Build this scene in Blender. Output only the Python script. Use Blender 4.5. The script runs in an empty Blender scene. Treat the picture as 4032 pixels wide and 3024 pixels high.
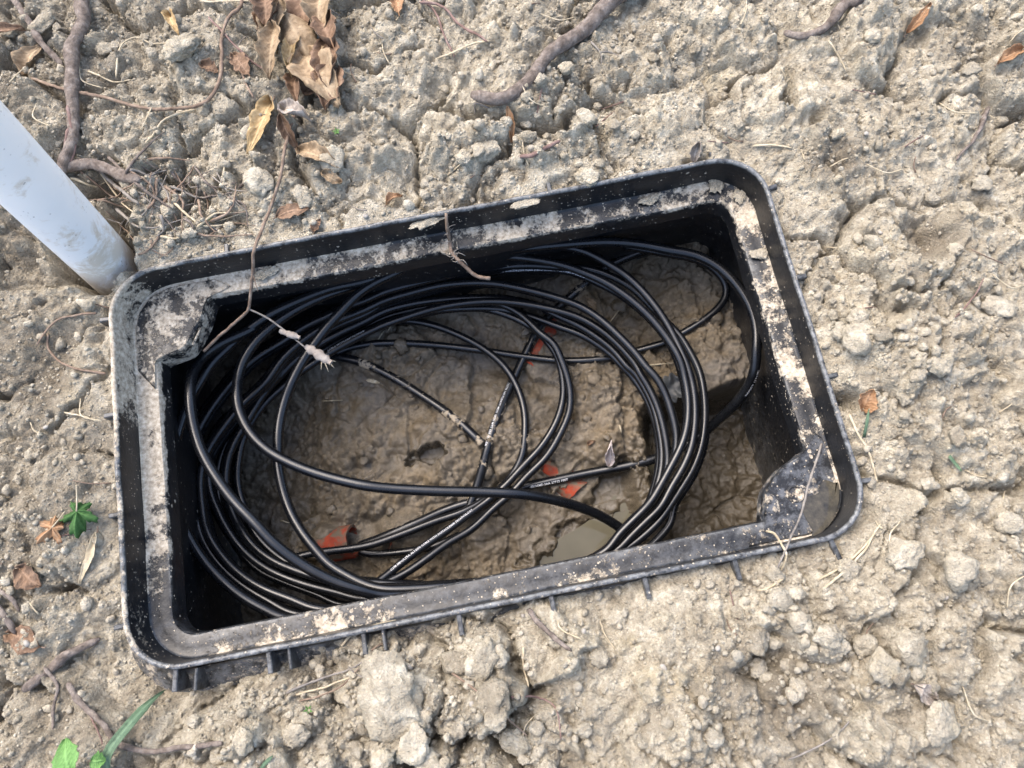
import bpy, bmesh, math, random
import numpy as np
from mathutils import Vector, Matrix, Euler

random.seed(7); rng = np.random.default_rng(7)
scn = bpy.context.scene
COL = scn.collection

# ------------------------------------------------------------------ camera
FW, FH, FPX = 4032.0, 3024.0, 2912.0
CM = np.array([[0.98167056, 0.1899061, -0.01608034],
               [-0.18743748, 0.94673976, -0.2618225],
               [-0.0344978, 0.2600375, 0.96498207]])
CC = np.array([0.03219043, -0.18124405, 0.67178421])
cam = bpy.data.objects.new('camera', bpy.data.cameras.new('camera'))
COL.objects.link(cam)
m4 = Matrix.Identity(4)
for i in range(3):
    for j in range(3): m4[i][j] = CM[i, j]
    m4[i][3] = CC[i]
cam.matrix_world = m4
cam.data.sensor_width = 36.0
cam.data.lens = FPX / FW * 36.0
cam.data.clip_start = 0.02; cam.data.clip_end = 500.0
cam.data.dof.use_dof = True
cam.data.dof.focus_distance = 0.88
cam.data.dof.aperture_fstop = 14.0
scn.camera = cam

# ------------------------------------------------------------------ world, sun, exposure
SUN_EL, SUN_AZ = math.radians(58), math.radians(-35)
w = bpy.data.worlds.new('World'); scn.world = w; w.use_nodes = True
nt = w.node_tree; bg = nt.nodes['Background']
sky = nt.nodes.new('ShaderNodeTexSky'); sky.sky_type = 'NISHITA'; sky.sun_disc = False
sky.sun_elevation = SUN_EL; sky.sun_rotation = SUN_AZ
sky.air_density = 1.0; sky.dust_density = 4.0; sky.ozone_density = 0.6
nt.links.new(sky.outputs['Color'], bg.inputs['Color']); bg.inputs['Strength'].default_value = 0.15
sl = bpy.data.lights.new('sun', 'SUN'); sl.energy = 0.55; sl.angle = math.radians(45); sl.color = (1.0, 0.98, 0.95)
so = bpy.data.objects.new('sun', sl); COL.objects.link(so)
sd_ = Vector((math.sin(SUN_AZ) * math.cos(SUN_EL), math.cos(SUN_AZ) * math.cos(SUN_EL), math.sin(SUN_EL)))
so.rotation_euler = sd_.to_track_quat('Z', 'Y').to_euler(); so.location = (0, 0, 4)
vs = scn.view_settings
vs.view_transform = 'Standard'; vs.look = 'None'; vs.gamma = 1.0; vs.use_curve_mapping = False
vs.exposure = 1.88

# ------------------------------------------------------------------ pixels to places
PS = 4032.0 / 2212.0
TO = {1: (640, 960), 2: (640, 1500), 3: (640, 1900), 4: (1400, 860), 5: (2200, 860), 6: (2300, 1400), 7: (2000, 1800), 8: (1240, 1800)}
TK = 800.0 / 2212.0
RK = 1344.0 / 2212.0
def un(x, y, z):
    d = CM @ np.array([(x - FW / 2) / FPX, -(y - FH / 2) / FPX, -1.0])
    return CC + d * ((z - CC[2]) / d[2])
def T(t, x, y): return (TO[t][0] + x * TK, TO[t][1] + y * TK)
def P(x, y): return (x * PS, y * PS)
def R5(x, y): return (1344 + x * RK, 1008 + y * RK)

# ------------------------------------------------------------------ numpy noise
def hsh(ix, iy, seed):
    h = (ix.astype(np.int64) * 374761393 + iy.astype(np.int64) * 668265263 + seed * 1442695041) & 0xffffffff
    h = ((h ^ (h >> 13)) * 1274126177) & 0xffffffff
    h = ((h ^ (h >> 16)) * 2246822519) & 0xffffffff
    return ((h ^ (h >> 15)) & 0xffffff) / float(0x1000000)
def vn(x, y, seed):
    ix = np.floor(x); iy = np.floor(y); fx = x - ix; fy = y - iy
    ux = fx * fx * fx * (fx * (fx * 6 - 15) + 10); uy = fy * fy * fy * (fy * (fy * 6 - 15) + 10)
    a = hsh(ix, iy, seed); b = hsh(ix + 1, iy, seed); c = hsh(ix, iy + 1, seed); d = hsh(ix + 1, iy + 1, seed)
    return (a + (b - a) * ux) * (1 - uy) + (c + (d - c) * ux) * uy - 0.5
def fbm(x, y, s, seed, o=4, g=0.5):
    v = 0; a = 1.0; x = x / s; y = y / s
    for k in range(o):
        v = v + a * vn(x + 17.3 * k, y - 9.1 * k, seed + k); a *= g; x = x * 2.03 + y * 0.11; y = y * 2.03 - x * 0.06
    return v
def voro(x, y, s, seed, jit=0.9):
    x = x / s; y = y / s; ix = np.floor(x); iy = np.floor(y)
    f1 = np.full(x.shape, 9.0); f2 = np.full(x.shape, 9.0); bx = np.zeros(x.shape); by = np.zeros(x.shape); ox = np.zeros(x.shape); oy = np.zeros(x.shape)
    for dx in (-1, 0, 1):
        for dy in (-1, 0, 1):
            cx = ix + dx; cy = iy + dy
            px = cx + 0.5 + jit * (hsh(cx, cy, seed) - 0.5); py = cy + 0.5 + jit * (hsh(cx, cy, seed + 71) - 0.5)
            d = np.hypot(px - x, py - y); m = d < f1
            f2 = np.where(m, f1, np.minimum(f2, d))
            f1 = np.where(m, d, f1); bx = np.where(m, cx, bx); by = np.where(m, cy, by); ox = np.where(m, x - px, ox); oy = np.where(m, y - py, oy)
    return f1, f2, bx, by, ox, oy
def sst(a, b, x):
    t = np.clip((x - a) / (b - a), 0, 1); return t * t * (3 - 2 * t)

# ------------------------------------------------------------------ box outline
BA, BB, BR = 0.335, 0.194, 0.050
def sdbox(x, y, a=BA, b=BB, r=BR):
    qx = np.abs(x) - a + r; qy = np.abs(y) - b + r
    return np.minimum(np.maximum(qx, qy), 0) + np.hypot(np.maximum(qx, 0), np.maximum(qy, 0)) - r

# pipe place
PIPE_R = 0.028
pb = un(462, 1078, -0.055)
cdir = lambda p: -((p - CC) @ CM)[2]
d0 = cdir(pb)
# along the ray through the frame edge, the depth at which the pipe looks 1.36 times as wide
ray = CM @ np.array([(2 - FW / 2) / FPX, -(612 - FH / 2) / FPX, -1.0])
pt_ = CC + ray * (d0 * 0.735)
PIPE_AX = (pt_ - pb) / np.linalg.norm(pt_ - pb)

# ------------------------------------------------------------------ ground heights
HOLES = []
for (x, y, r, dep) in [(1735, 268, 22, .022), (1790, 345, 42, .012), (1990, 520, 60, .020), (1850, 400, 30, .008), (245, 395, 46, .040), (265, 470, 34, .04), (205, 420, 30, .04),
                       (30, 520, 60, .02), (945, 210, 40, .014), (720, 205, 20, .010), (1215, 395, 30, .012), (1835, 865, 28, .020), (860, 1350, 60, .010), (720, 1470, 50, .014),
                       (1090, 1345, 40, .008), (640, 1420, 40, .010), (1850, 1120, 25, .012), (1320, 350, 16, .012), (1060, 430, 35, .010), (560, 250, 25, .008), (1800, 1610, 40, .010), (1720, 1500, 70, .008), (100, 760, 60, .010),
                       (180, 560, 50, .02), (500, 480, 35, .008), (1950, 60, 60, .012), (1255, 330, 25, .01)]:
    q = un(x * PS, y * PS, -0.005); HOLES.append((q[0], q[1], r * 0.00043, dep))
def zone(pts):
    return [(un(x * PS, y * PS, 0)[0], un(x * PS, y * PS, 0)[1], r * 0.00043, a) for (x, y, r, a) in pts]
CRUMB = zone([(900, 1520, 300, 1.0), (1250, 250, 160, .55), (1750, 600, 160, .55), (1500, 120, 150, .4), (1950, 900, 150, .5), (620, 1420, 160, .9), (1200, 1350, 160, .6), (650, 330, 160, .6), (1000, 380, 150, .5), (420, 450, 130, .8), (1700, 1350, 150, .6), (1900, 700, 170, .5), (250, 1400, 120, .5), (1450, 1600, 120, .6)])
SMOOTH = zone([(100, 800, 150, .8), (110, 1000, 150, .7), (330, 1520, 120, .6), (1420, 1480, 110, .7), (1380, 250, 150, .5), (1960, 620, 120, .3)])
def blobs(x, y, L):
    v = np.zeros(x.shape)
    for (a, b, r, k) in L: v = np.maximum(v, k * np.exp(-((x - a) ** 2 + (y - b) ** 2) / (r * r) / 1.2))
    return v

def ground_fn(x, y):
    far = 1 - sst(0.9, 2.5, np.hypot(x, y))
    wx = x + 0.030 * fbm(x, y, .075, 11, 4, .6) + .006 * fbm(x, y, .012, 15, 3); wy = y + 0.030 * fbm(x, y, .075, 21, 4, .6) + .006 * fbm(x, y, .012, 25, 3)
    sd = sdbox(x, y)
    cr = np.clip(blobs(x, y, CRUMB) + 0.55 * fbm(x, y, .16, 31, 3), 0, 1)
    sm = np.clip(blobs(x, y, SMOOTH) + 0.3 * fbm(x, y, .2, 37, 3), 0, 1) * (1 - cr)
    h = 0.006 + 0.030 * fbm(x, y, .35, 41, 3) + 0.05 * fbm(x, y, 2.5, 47, 3) * (1 - far)
    tone = np.zeros(x.shape)
    # large clods
    f1, f2, bx, by, ox, oy = voro(wx, wy, .095, 51)
    r1 = hsh(bx, by, 5); r2 = hsh(bx, by, 6); r3 = hsh(bx, by, 8)
    e = f2 - f1
    big = .017 * (r1 - .5) + .026 * ((r2 - .5) * ox + (r3 - .5) * oy) - .027 * np.minimum(f1, .9) ** 2.3
    crackm = sst(-.06, .16, fbm(x, y, .085, 61, 3))
    big = big - .034 * crackm * (1 - sst(.0, .02 + .05 * r2, e))
    h = h + far * big
    tone += .55 * (r3 - .5)
    # medium clods
    f1, f2, bx, by, ox, oy = voro(wx * 1.03 + .3, wy * .97, .040, 77)
    r1 = hsh(bx, by, 5); r2 = hsh(bx, by, 6); r3 = hsh(bx, by, 8); e = f2 - f1
    am = (.40 + 1.15 * cr) * (1 - .7 * sm)
    med = .011 * (r1 - .5) + .012 * ((r2 - .5) * ox + (r3 - .5) * oy) - .015 * f1 ** 2
    ck2 = sst(-.12, .10, fbm(x, y, .09, 63, 2)) * (.3 + .9 * cr)
    med = med * am * 1.25 - .013 * ck2 * (1 - sst(.0, .05 + .07 * r2, e))
    h = h + far * med
    tone += .5 * (r3 - .5)
    # lumps: round little clods
    lump = np.zeros(x.shape)
    for (s, seed, amp, dens) in ((.026, 91, .55, .42), (.014, 101, .62, .6), (.0072, 111, .66, .85)):
        f1, f2, bx, by, ox, oy = voro(x + .35 * s * fbm(x, y, s * .6, seed + 3, 2), y + .35 * s * fbm(x, y, s * .6, seed + 5, 2), s, seed)
        r1 = hsh(bx, by, 5); r2 = hsh(bx, by, 6)
        rad = .28 + .32 * r2
        on = r1 < (dens * (.25 + 1.0 * cr) * (1 - .8 * sm))
        t = np.clip(1 - (f1 / rad) ** 2, 0, 1)
        h = h + far * np.where(on, amp * s * rad * np.sqrt(t), 0); lump = np.maximum(lump, np.where(on, sst(0, .25, t), 0))
        tone += np.where(on & (t > 0), .55 * (hsh(bx, by, 9) - .35), 0)
    h = h + far * ((.0095 * fbm(wx, wy, .022, 121, 4, .58) + .0036 * fbm(x, y, .0065, 125, 2, .6)) * (1 - .45 * sm) + .0045 * np.abs(fbm(x, y, .035, 127, 3)))
    # edge of the box
    el = np.full(x.shape, -.006)
    tb = sst(-.33, -.02, x)
    el = np.where(y < -.15, -.056 + .043 * sst(-.34, -.10, x), el)
    el = np.where((x < -.325) & (y < .1), -.012 - .030 * sst(-.12, -.19, y), el)
    el = np.where((x > .30), -.008, el)
    s = sst(-.005, .075, sd)
    det = h - .030 * fbm(x, y, .35, 41, 3)
    h = (el + .45 * (det - .004)) * (1 - s) + h * s
    wxo = .016 * fbm(x, y, .03, 161, 3); wyo = .016 * fbm(x, y, .03, 167, 3)
    for (a, b, r, dep) in HOLES:
        d2 = ((x - a + wxo) ** 2 + (y - b + wyo) ** 2) / (r * r)
        h = h - dep * np.exp(-d2 * d2 * .7)
    pd = np.hypot(x - pb[0], y - pb[1]) + .030 * fbm(x, y, .03, 133, 3)
    h = np.where(pd < .060, np.minimum(h, -.066 + .075 * sst(.034, .056, pd) + .7 * (h + .004)), h)
    h = np.where(sd < .028, np.minimum(h, -.0035 + .2 * np.maximum(sd, 0)), h)
    mo = np.clip(.85 * cr * (1 - lump) + .30 * fbm(x, y, .03, 171, 4) - .05, 0, .8)
    return h, tone, cr, mo

def mesh_obj(name, V, F, mat=None, smooth=True, parent=None, sharp=None):
    me = bpy.data.meshes.new(name)
    V = np.asarray(V, dtype=np.float32)
    if isinstance(F, np.ndarray):
        n = F.shape[0]; k = F.shape[1]
        me.vertices.add(len(V)); me.vertices.foreach_set('co', V.ravel())
        me.loops.add(n * k); me.loops.foreach_set('vertex_index', F.astype(np.int32).ravel())
        me.polygons.add(n); me.polygons.foreach_set('loop_start', np.arange(0, n * k, k, dtype=np.int32))
        me.update(calc_edges=True); me.validate()
    else:
        me.from_pydata([tuple(v) for v in V], [], F); me.update()
    if smooth: me.polygons.foreach_set('use_smooth', np.ones(len(me.polygons), dtype=bool))
    if sharp is not None: me.set_sharp_from_angle(angle=math.radians(sharp))
    if mat: me.materials.append(mat)
    o = bpy.data.objects.new(name, me); COL.objects.link(o)
    if parent: o.parent = parent
    return o
def fattr(o, name, arr):
    a = o.data.attributes.new(name, 'FLOAT', 'POINT'); a.data.foreach_set('value', np.asarray(arr, dtype=np.float32).ravel())
def tag(o, label, cat, group=None, kind=None):
    o['label'] = label; o['category'] = cat
    if group: o['group'] = group
    if kind: o['kind'] = kind
    return o
def struct(o): o['kind'] = 'structure'; return o
def empty(name, loc=(0, 0, 0)):
    o = bpy.data.objects.new(name, None); COL.objects.link(o); o.location = loc; o.empty_display_size = .02; return o

# ------------------------------------------------------------------ materials
class NB:
    def __init__(s, name):
        s.m = bpy.data.materials.new(name); s.m.use_nodes = True; s.t = s.m.node_tree; s.b = s.t.nodes['Principled BSDF']
    def n(s, typ, **kw):
        nd = s.t.nodes.new(typ)
        for k, v in kw.items():
            if hasattr(nd, k) and k not in nd.inputs: setattr(nd, k, v)
        return nd
    def l(s, a, b): s.t.links.new(a, b)
    def pos(s):
        return s.n('ShaderNodeTexCoord').outputs['Object']
    def geo(s): return s.n('ShaderNodeNewGeometry').outputs['Position']
    def noise(s, vec, scale, det=4, rough=.55, dist=0):
        nd = s.n('ShaderNodeTexNoise'); nd.inputs['Scale'].default_value = scale; nd.inputs['Detail'].default_value = det
        nd.inputs['Roughness'].default_value = rough; nd.inputs['Distortion'].default_value = dist
        if vec is not None: s.l(vec, nd.inputs['Vector'])
        return nd.outputs['Fac']
    def voro(s, vec, scale, feat='F1', out='Distance'):
        nd = s.n('ShaderNodeTexVoronoi'); nd.feature = feat; nd.inputs['Scale'].default_value = scale; s.l(vec, nd.inputs['Vector'])
        return nd.outputs[out]
    def ramp(s, fac, stops):
        nd = s.n('ShaderNodeValToRGB'); e = nd.color_ramp.elements
        while len(e) < len(stops): e.new(0.5)
        for i, (p, c) in enumerate(stops):
            e[i].position = p; e[i].color = (c[0], c[1], c[2], 1) if hasattr(c, '__len__') else (c, c, c, 1)
        s.l(fac, nd.inputs['Fac']); return nd.outputs['Color']
    def mix(s, fac, a, b, typ='MIX'):
        nd = s.n('ShaderNodeMix'); nd.data_type = 'RGBA'; nd.blend_type = typ
        for sock, v in ((nd.inputs[0], fac), (nd.inputs[6], a), (nd.inputs[7], b)):
            if hasattr(v, 'is_output'): s.l(v, sock)
            elif hasattr(v, '__len__'): sock.default_value = (v[0], v[1], v[2], 1)
            else: sock.default_value = v
        return nd.outputs[2]
    def math(s, op, a, b=0.0, clamp=False):
        nd = s.n('ShaderNodeMath'); nd.operation = op; nd.use_clamp = clamp
        for sock, v in ((nd.inputs[0], a), (nd.inputs[1], b)):
            if hasattr(v, 'is_output'): s.l(v, sock)
            else: sock.default_value = v
        return nd.outputs[0]
    def attr(s, name):
        nd = s.n('ShaderNodeAttribute'); nd.attribute_name = name; return nd.outputs['Fac']
    def bump(s, h, strength=.5, dist=.002, prev=None):
        nd = s.n('ShaderNodeBump'); nd.inputs['Strength'].default_value = strength; nd.inputs['Distance'].default_value = dist
        s.l(h, nd.inputs['Height'])
        if prev is not None: s.l(prev, nd.inputs['Normal'])
        return nd.outputs['Normal']
    def col(s, c):
        if hasattr(c, 'is_output'): s.l(c, s.b.inputs['Base Color'])
        else: s.b.inputs['Base Color'].default_value = (c[0], c[1], c[2], 1)
    def rough(s, r):
        if hasattr(r, 'is_output'): s.l(r, s.b.inputs['Roughness'])
        else: s.b.inputs['Roughness'].default_value = r
    def nrm(s, n): s.l(n, s.b.inputs['Normal'])
    def spec(s, v): s.b.inputs['Specular IOR Level'].default_value = v

def soil_material():
    n = NB('dry_clay_soil'); p = n.geo()
    tone = n.attr('tone'); damp_shade = n.attr('damp_shade'); yel = n.attr('yellow')
    big = n.noise(p, 7, 5, .6); fine = n.noise(p, 260, 5, .7); mid = n.noise(p, 60, 5, .65)
    c = n.ramp(n.math('ADD', n.math('MULTIPLY', mid, .62), n.math('MULTIPLY', fine, .38)),
               [(.32, (.115, .095, .067)), (.42, (.325, .281, .205)), (.52, (.485, .428, .322)), (.61, (.72, .655, .515))])
    c = n.mix(n.math('MULTIPLY', n.math('ABSOLUTE', tone), .45, True), c, n.ramp(tone, [(.0, (.25, .215, .160)), (.5, (.60, .54, .43))]))
    c = n.mix(n.ramp(big, [(.35, 0), (.7, .5)]), c, (.345, .305, .236))
    c = n.mix(n.math('MULTIPLY', n.ramp(n.noise(p, 22, 4, .6), [(.52, 0), (.72, 1)]), n.math('ADD', n.math('MULTIPLY', yel, .7), .10)), c, (.54, .45, .29))
    c = n.mix(n.math('MULTIPLY', damp_shade, n.ramp(n.noise(p, 35, 4, .6), [(.3, .45), (.6, .95)])), c, (.128, .105, .077))
    sp = n.voro(p, 420)
    c = n.mix(n.math('MULTIPLY', n.ramp(sp, [(.12, 1), (.24, 0)]), n.ramp(n.noise(p, 90, 2), [(.48, 0), (.62, .75)])), c, (.60, .55, .45))
    n.col(c); n.rough(.95); n.spec(.12)
    b = n.bump(n.noise(p, 130, 6, .75), .95, .0055)
    b = n.bump(n.math('ADD', n.noise(p, 480, 4, .75), n.math('MULTIPLY', sp, .7)), .9, .0022, b)
    n.nrm(b); return n.m
def pit_material():
    n = NB('wet_clay'); p = n.geo(); damp_shade = n.attr('damp_shade')
    mid = n.noise(p, 45, 6, .65); fine = n.noise(p, 230, 5, .7)
    c = n.ramp(n.math('ADD', n.math('MULTIPLY', mid, .6), n.math('MULTIPLY', fine, .4)),
               [(.3, (.048, .036, .023)), (.46, (.118, .094, .062)), (.58, (.185, .150, .103)), (.72, (.30, .25, .18))])
    c = n.mix(n.ramp(n.noise(p, 16, 4, .6), [(.5, 0), (.7, .5)]), c, (.20, .142, .072))
    c = n.mix(n.ramp(n.noise(p, 11, 3), [(.52, 0), (.68, .6)]), c, (.115, .106, .095))
    c = n.mix(n.math('MULTIPLY', damp_shade, .80), c, (.075, .061, .041))  # dark tone for wet clay and for the painted shade of the recess
    n.col(c)
    n.rough(n.math('SUBTRACT', n.ramp(n.noise(p, 38, 4), [(.35, .62), (.65, .9)]), n.math('MULTIPLY', damp_shade, .62), True)); n.spec(.5)
    b = n.bump(n.noise(p, 130, 6, .68, .6), .75, .003)
    b = n.bump(n.noise(p, 480, 3, .65), .5, .0011, b)
    n.nrm(b); return n.m
def plastic_material(name, base=(.0065, .0070, .0080), rough=.30):
    n = NB(name); p = n.geo(); mud = n.attr('mud'); film = n.attr('film')
    nz = n.math('ADD', n.math('MULTIPLY', n.noise(p, 42, 10, .74), .80), n.math('MULTIPLY', n.noise(p, 330, 4, .7), .20))
    mm = n.math('MULTIPLY', n.math('SUBTRACT', nz, n.math('SUBTRACT', .79, n.math('MULTIPLY', mud, .44))), 17.0, True)
    def spots(scale, lo, k):
        vd = n.n('ShaderNodeTexVoronoi'); vd.inputs['Scale'].default_value = scale; n.l(p, vd.inputs['Vector'])
        sep = n.n('ShaderNodeSeparateColor'); n.l(vd.outputs['Color'], sep.inputs[0])
        rad = n.math('MULTIPLY', sep.outputs[0], .42); on = n.math('LESS_THAN', sep.outputs[1], n.math('ADD', n.math('MULTIPLY', mud, k), lo))
        return n.math('MULTIPLY', n.math('LESS_THAN', n.math('ADD', vd.outputs['Distance'], n.math('MULTIPLY', n.noise(p, scale * 2.5, 3), .25)), n.math('ADD', rad, .10)), on)
    spk = n.math('MAXIMUM', spots(420, .03, .42), n.math('MULTIPLY', spots(190, .0, .30), n.math('GREATER_THAN', n.noise(p, 26, 2), .52)))
    mask = n.math('MAXIMUM', mm, n.math('MULTIPLY', spk, .9), True)
    fl = n.math('MULTIPLY', n.ramp(n.noise(p, 85, 9, .78), [(.44, 0), (.60, 1)]), n.math('ADD', n.math('MULTIPLY', film, .85), .015), True)
    c = n.mix(fl, base, (.125, .132, .142))
    c = n.mix(n.math('MULTIPLY', n.attr('edge'), n.ramp(n.noise(p, 150, 6, .75), [(.40, .0), (.60, .8)])), c, (.27, .275, .265))
    mc = n.ramp(n.noise(p, 230, 5, .7), [(.32, (.19, .155, .110)), (.52, (.40, .345, .265)), (.68, (.56, .50, .40))])
    c = n.mix(mask, c, mc); n.col(c)
    n.rough(n.math('ADD', n.math('MULTIPLY', mask, .55), n.math('ADD', rough, n.math('MULTIPLY', n.noise(p, 120, 3), .16)), True)); n.spec(.4)
    b = n.bump(n.math('ADD', n.math('MULTIPLY', mask, 1.0), n.math('MULTIPLY', n.noise(p, 300, 4), .30)), .55, .0014)
    b = n.bump(n.noise(p, 25, 3), .25, .003, b)
    n.nrm(b); return n.m
def cable_material(name, muddy):
    n = NB(name); p = n.geo(); mud = n.attr('mud')
    nz = n.noise(p, 95, 6, .65, .5)
    mm = n.math('MULTIPLY', n.math('SUBTRACT', nz, n.math('SUBTRACT', .83, n.math('MULTIPLY', mud, .42))), 14.0, True)
    fl = n.math('MULTIPLY', n.ramp(n.noise(p, 40, 5, .7), [(.42, 0), (.75, .8)]), n.math('ADD', n.math('MULTIPLY', mud, .5), .05), True)
    c = n.mix(fl, (.0045, .0050, .0062), (.05, .05, .05))
    c = n.mix(mm, c, (.33, .27, .19)); n.col(c)
    n.rough(n.math('ADD', n.math('MULTIPLY', mm, .5), n.ramp(n.noise(p, 70, 4), [(.3, .21), (.7, .34)]), True)); n.spec(.5)
    n.nrm(n.bump(n.math('ADD', n.math('MULTIPLY', mm, 1.0), n.math('MULTIPLY', n.noise(p, 500, 2), .12)), .35, .001)); return n.m
def simple(name, stops, scale=60, rough=.85, bs=.5, bd=.001, bscale=200, spec=.2, det=5, stretch=None):
    n = NB(name); p = n.pos()
    if stretch:
        mp = n.n('ShaderNodeMapping'); mp.inputs['Scale'].default_value = stretch; n.l(p, mp.inputs['Vector']); p = mp.outputs['Vector']
    n.col(n.ramp(n.noise(p, scale, det, .65), stops)); n.rough(rough); n.spec(spec)
    n.nrm(n.bump(n.noise(p, bscale, 5, .65), bs, bd)); return n.m
M_SOIL = soil_material(); M_PIT = pit_material()
M_BOX = plastic_material('black_plastic_with_mud'); M_CABLE = cable_material('black_cable_jacket', False)
M_PRINT = simple('white_cable_print', [(.2, (.5, .5, .5)), (.8, (.7, .7, .7))], 300, .6)
M_TWIG = simple('grey_brown_bark', [(.3, (.070, .055, .045)), (.5, (.150, .122, .102)), (.7, (.26, .222, .19))], 120, .95, 1.0, .0032, 210)
M_ROOT = simple('brown_root', [(.3, (.10, .066, .046)), (.55, (.20, .145, .105)), (.75, (.33, .265, .205))], 120, .8, .6, .0008, 260)
M_RED = simple('reddish_twig', [(.3, (.10, .060, .048)), (.55, (.17, .112, .095)), (.75, (.26, .205, .18))], 90, .8, .5, .0006, 260)
M_STRAW = simple('pale_straw', [(.3, (.26, .21, .135)), (.55, (.42, .355, .245)), (.75, (.58, .52, .40))], 120, .75, .4, .0005, 300)
M_GREYROOT = simple('grey_root', [(.3, (.11, .098, .085)), (.6, (.22, .198, .172)), (.8, (.34, .312, .28))], 120, .85, .5, .0006, 260)

def leaf_material(name, c1, c2, c3, trans=.15):
    n = NB(name); p = n.pos()
    a = n.ramp(n.noise(p, 85, 5, .7), [(.3, c1), (.52, c2), (.72, c3)])
    v = n.attr('vein'); a = n.mix(n.math('MULTIPLY', v, .55), a, tuple(min(1, k * 1.5) for k in c3))
    a = n.mix(n.ramp(n.noise(p, 320, 3), [(.55, 0), (.7, .45)]), a, tuple(k * .45 for k in c1)); n.col(a)
    n.rough(.7); n.spec(.25); n.b.inputs['Transmission Weight'].default_value = 0
    n.nrm(n.bump(n.math('ADD', n.noise(p, 160, 4, .7), v), .6, .0014)); return n.m
M_LTAN = leaf_material('tan_dry_leaf', (.13, .088, .050), (.235, .168, .10), (.34, .262, .17))
M_LBROWN = leaf_material('brown_dry_leaf', (.075, .045, .028), (.15, .092, .056), (.24, .16, .105))
M_LGOLD = leaf_material('golden_dry_leaf', (.19, .12, .05), (.30, .21, .10), (.42, .32, .18))
M_LGREY = leaf_material('grey_dry_leaf', (.17, .14, .115), (.29, .25, .21), (.42, .375, .325))
M_LORANGE = leaf_material('orange_dry_leaf', (.15, .075, .035), (.25, .14, .07), (.34, .22, .13))
M_LGREEN = leaf_material('green_leaf', (.016, .050, .011), (.032, .085, .020), (.06, .13, .038))
M_LLIME = leaf_material('bright_green_leaf', (.055, .13, .030), (.095, .20, .052), (.15, .27, .09))
M_BLADE = leaf_material('grass_blade_green', (.052, .090, .052), (.080, .128, .075), (.115, .175, .108))

def ground_attrs(o, x, y, tone, cr, sm):
    wet = np.zeros(x.shape)
    for (px, py, r, k) in [(60, 760, 170, .85), (20, 560, 120, .6), (90, 960, 120, .45), (1700, 1490, 95, .6), (1500, 1470, 40, .5), (1800, 350, 70, .75), (2020, 520, 70, .6), (760, 230, 130, .25), (330, 1500, 110, .45), (1560, 1450, 60, .5), (120, 1250, 110, .4),
                           (60, 60, 240, .6), (230, 200, 170, .45), (640, 330, 120, .25), (900, 1560, 200, .22), (1640, 700, 20, 0), (860, 1400, 90, .35), (200, 450, 130, .55), (1200, 120, 130, .2), (2100, 80, 120, .35), (1950, 1450, 130, .3)]:  # spot round the pipe hollow paints the hollow's shade into the soil
        q = un(px * PS, py * PS, 0); r *= .00043
        wet = np.maximum(wet, k * np.exp(-(((x - q[0]) ** 2 + (y - q[1]) ** 2) / (r * r)) ** 1.5))
    wet = np.maximum(wet, .55 * sst(-.30, -.42, x + .12 * fbm(x, y, .12, 145, 3)) * (1 - .6 * sst(.0, .3, fbm(x, y, .05, 147, 3))))
    wet = np.clip(np.maximum(wet, sm) + .30 * fbm(x, y, .07, 141, 4) * (wet > .02) + .22 * fbm(x, y, .12, 143, 4), 0, 1)
    yel = np.zeros(x.shape)
    for (px, py, r, k) in [(1400, 1500, 110, 1.0), (1950, 640, 120, .7), (1560, 160, 40, .6), (850, 1250, 40, .4), (2060, 700, 90, .6), (1880, 1480, 80, .8), (2020, 1560, 60, .9), (160, 900, 70, .5), (1040, 320, 40, .5), (1930, 990, 120, .4), (1300, 120, 60, .4), (1100, 1400, 60, .4)]:
        q = un(px * PS, py * PS, 0); r *= .00043
        yel = np.maximum(yel, k * np.exp(-(((x - q[0]) ** 2 + (y - q[1]) ** 2) / (r * r))))
    fattr(o, 'tone', tone); fattr(o, 'damp_shade', wet); fattr(o, 'yellow', np.clip(yel + .3 * fbm(x, y, .09, 151, 3), 0, 1))

# ------------------------------------------------------------------ ground sheet
STEP = .00185
gx = np.arange(-.60, .80, STEP); gy = np.arange(-.52, .70, STEP)
grow = STEP * np.cumsum(1.22 ** np.arange(1, 48)); grow = grow[grow < 90]
XS = np.concatenate([gx[0] - grow[::-1], gx, gx[-1] + grow]); YS = np.concatenate([gy[0] - grow[::-1], gy, gy[-1] + grow])
X, Y = np.meshgrid(XS, YS, indexing='ij')
GH, GT, GC, GS = ground_fn(X, Y)
for _ in range(2):
    gxx, gyy = np.gradient(GH); sl_ = np.hypot(gxx, gyy) / STEP; sl_ = np.where((np.abs(X) < .9) & (np.abs(Y) < .8), sl_, 0)
    bl = GH.copy(); bl[1:-1, 1:-1] = (GH[1:-1, 1:-1] * 2 + GH[2:, 1:-1] + GH[:-2, 1:-1] + GH[1:-1, 2:] + GH[1:-1, :-2] + .5 * (GH[2:, 2:] + GH[:-2, :-2] + GH[2:, :-2] + GH[:-2, 2:])) / 8
    k_ = np.clip((sl_ - 1.7) / 1.5, 0, .85); GH = GH * (1 - k_) + bl * k_
nx, ny = X.shape
ii, jj = np.meshgrid(np.arange(nx - 1), np.arange(ny - 1), indexing='ij')
a = (ii * ny + jj).ravel(); F = np.stack([a, a + ny, a + ny + 1, a + 1], 1)
cx = (XS[:-1] + XS[1:])[:, None] / 2; cy = (YS[:-1] + YS[1:])[None, :] / 2
keep = (sdbox(cx + 0 * cy, cy + 0 * cx) > .0005).ravel(); F = F[keep]
used = np.zeros(nx * ny, bool); used[F.ravel()] = True; remap = np.cumsum(used) - 1
ground = struct(mesh_obj('ground', np.stack([X.ravel(), Y.ravel(), GH.ravel()], 1)[used], remap[F], M_SOIL))
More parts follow.
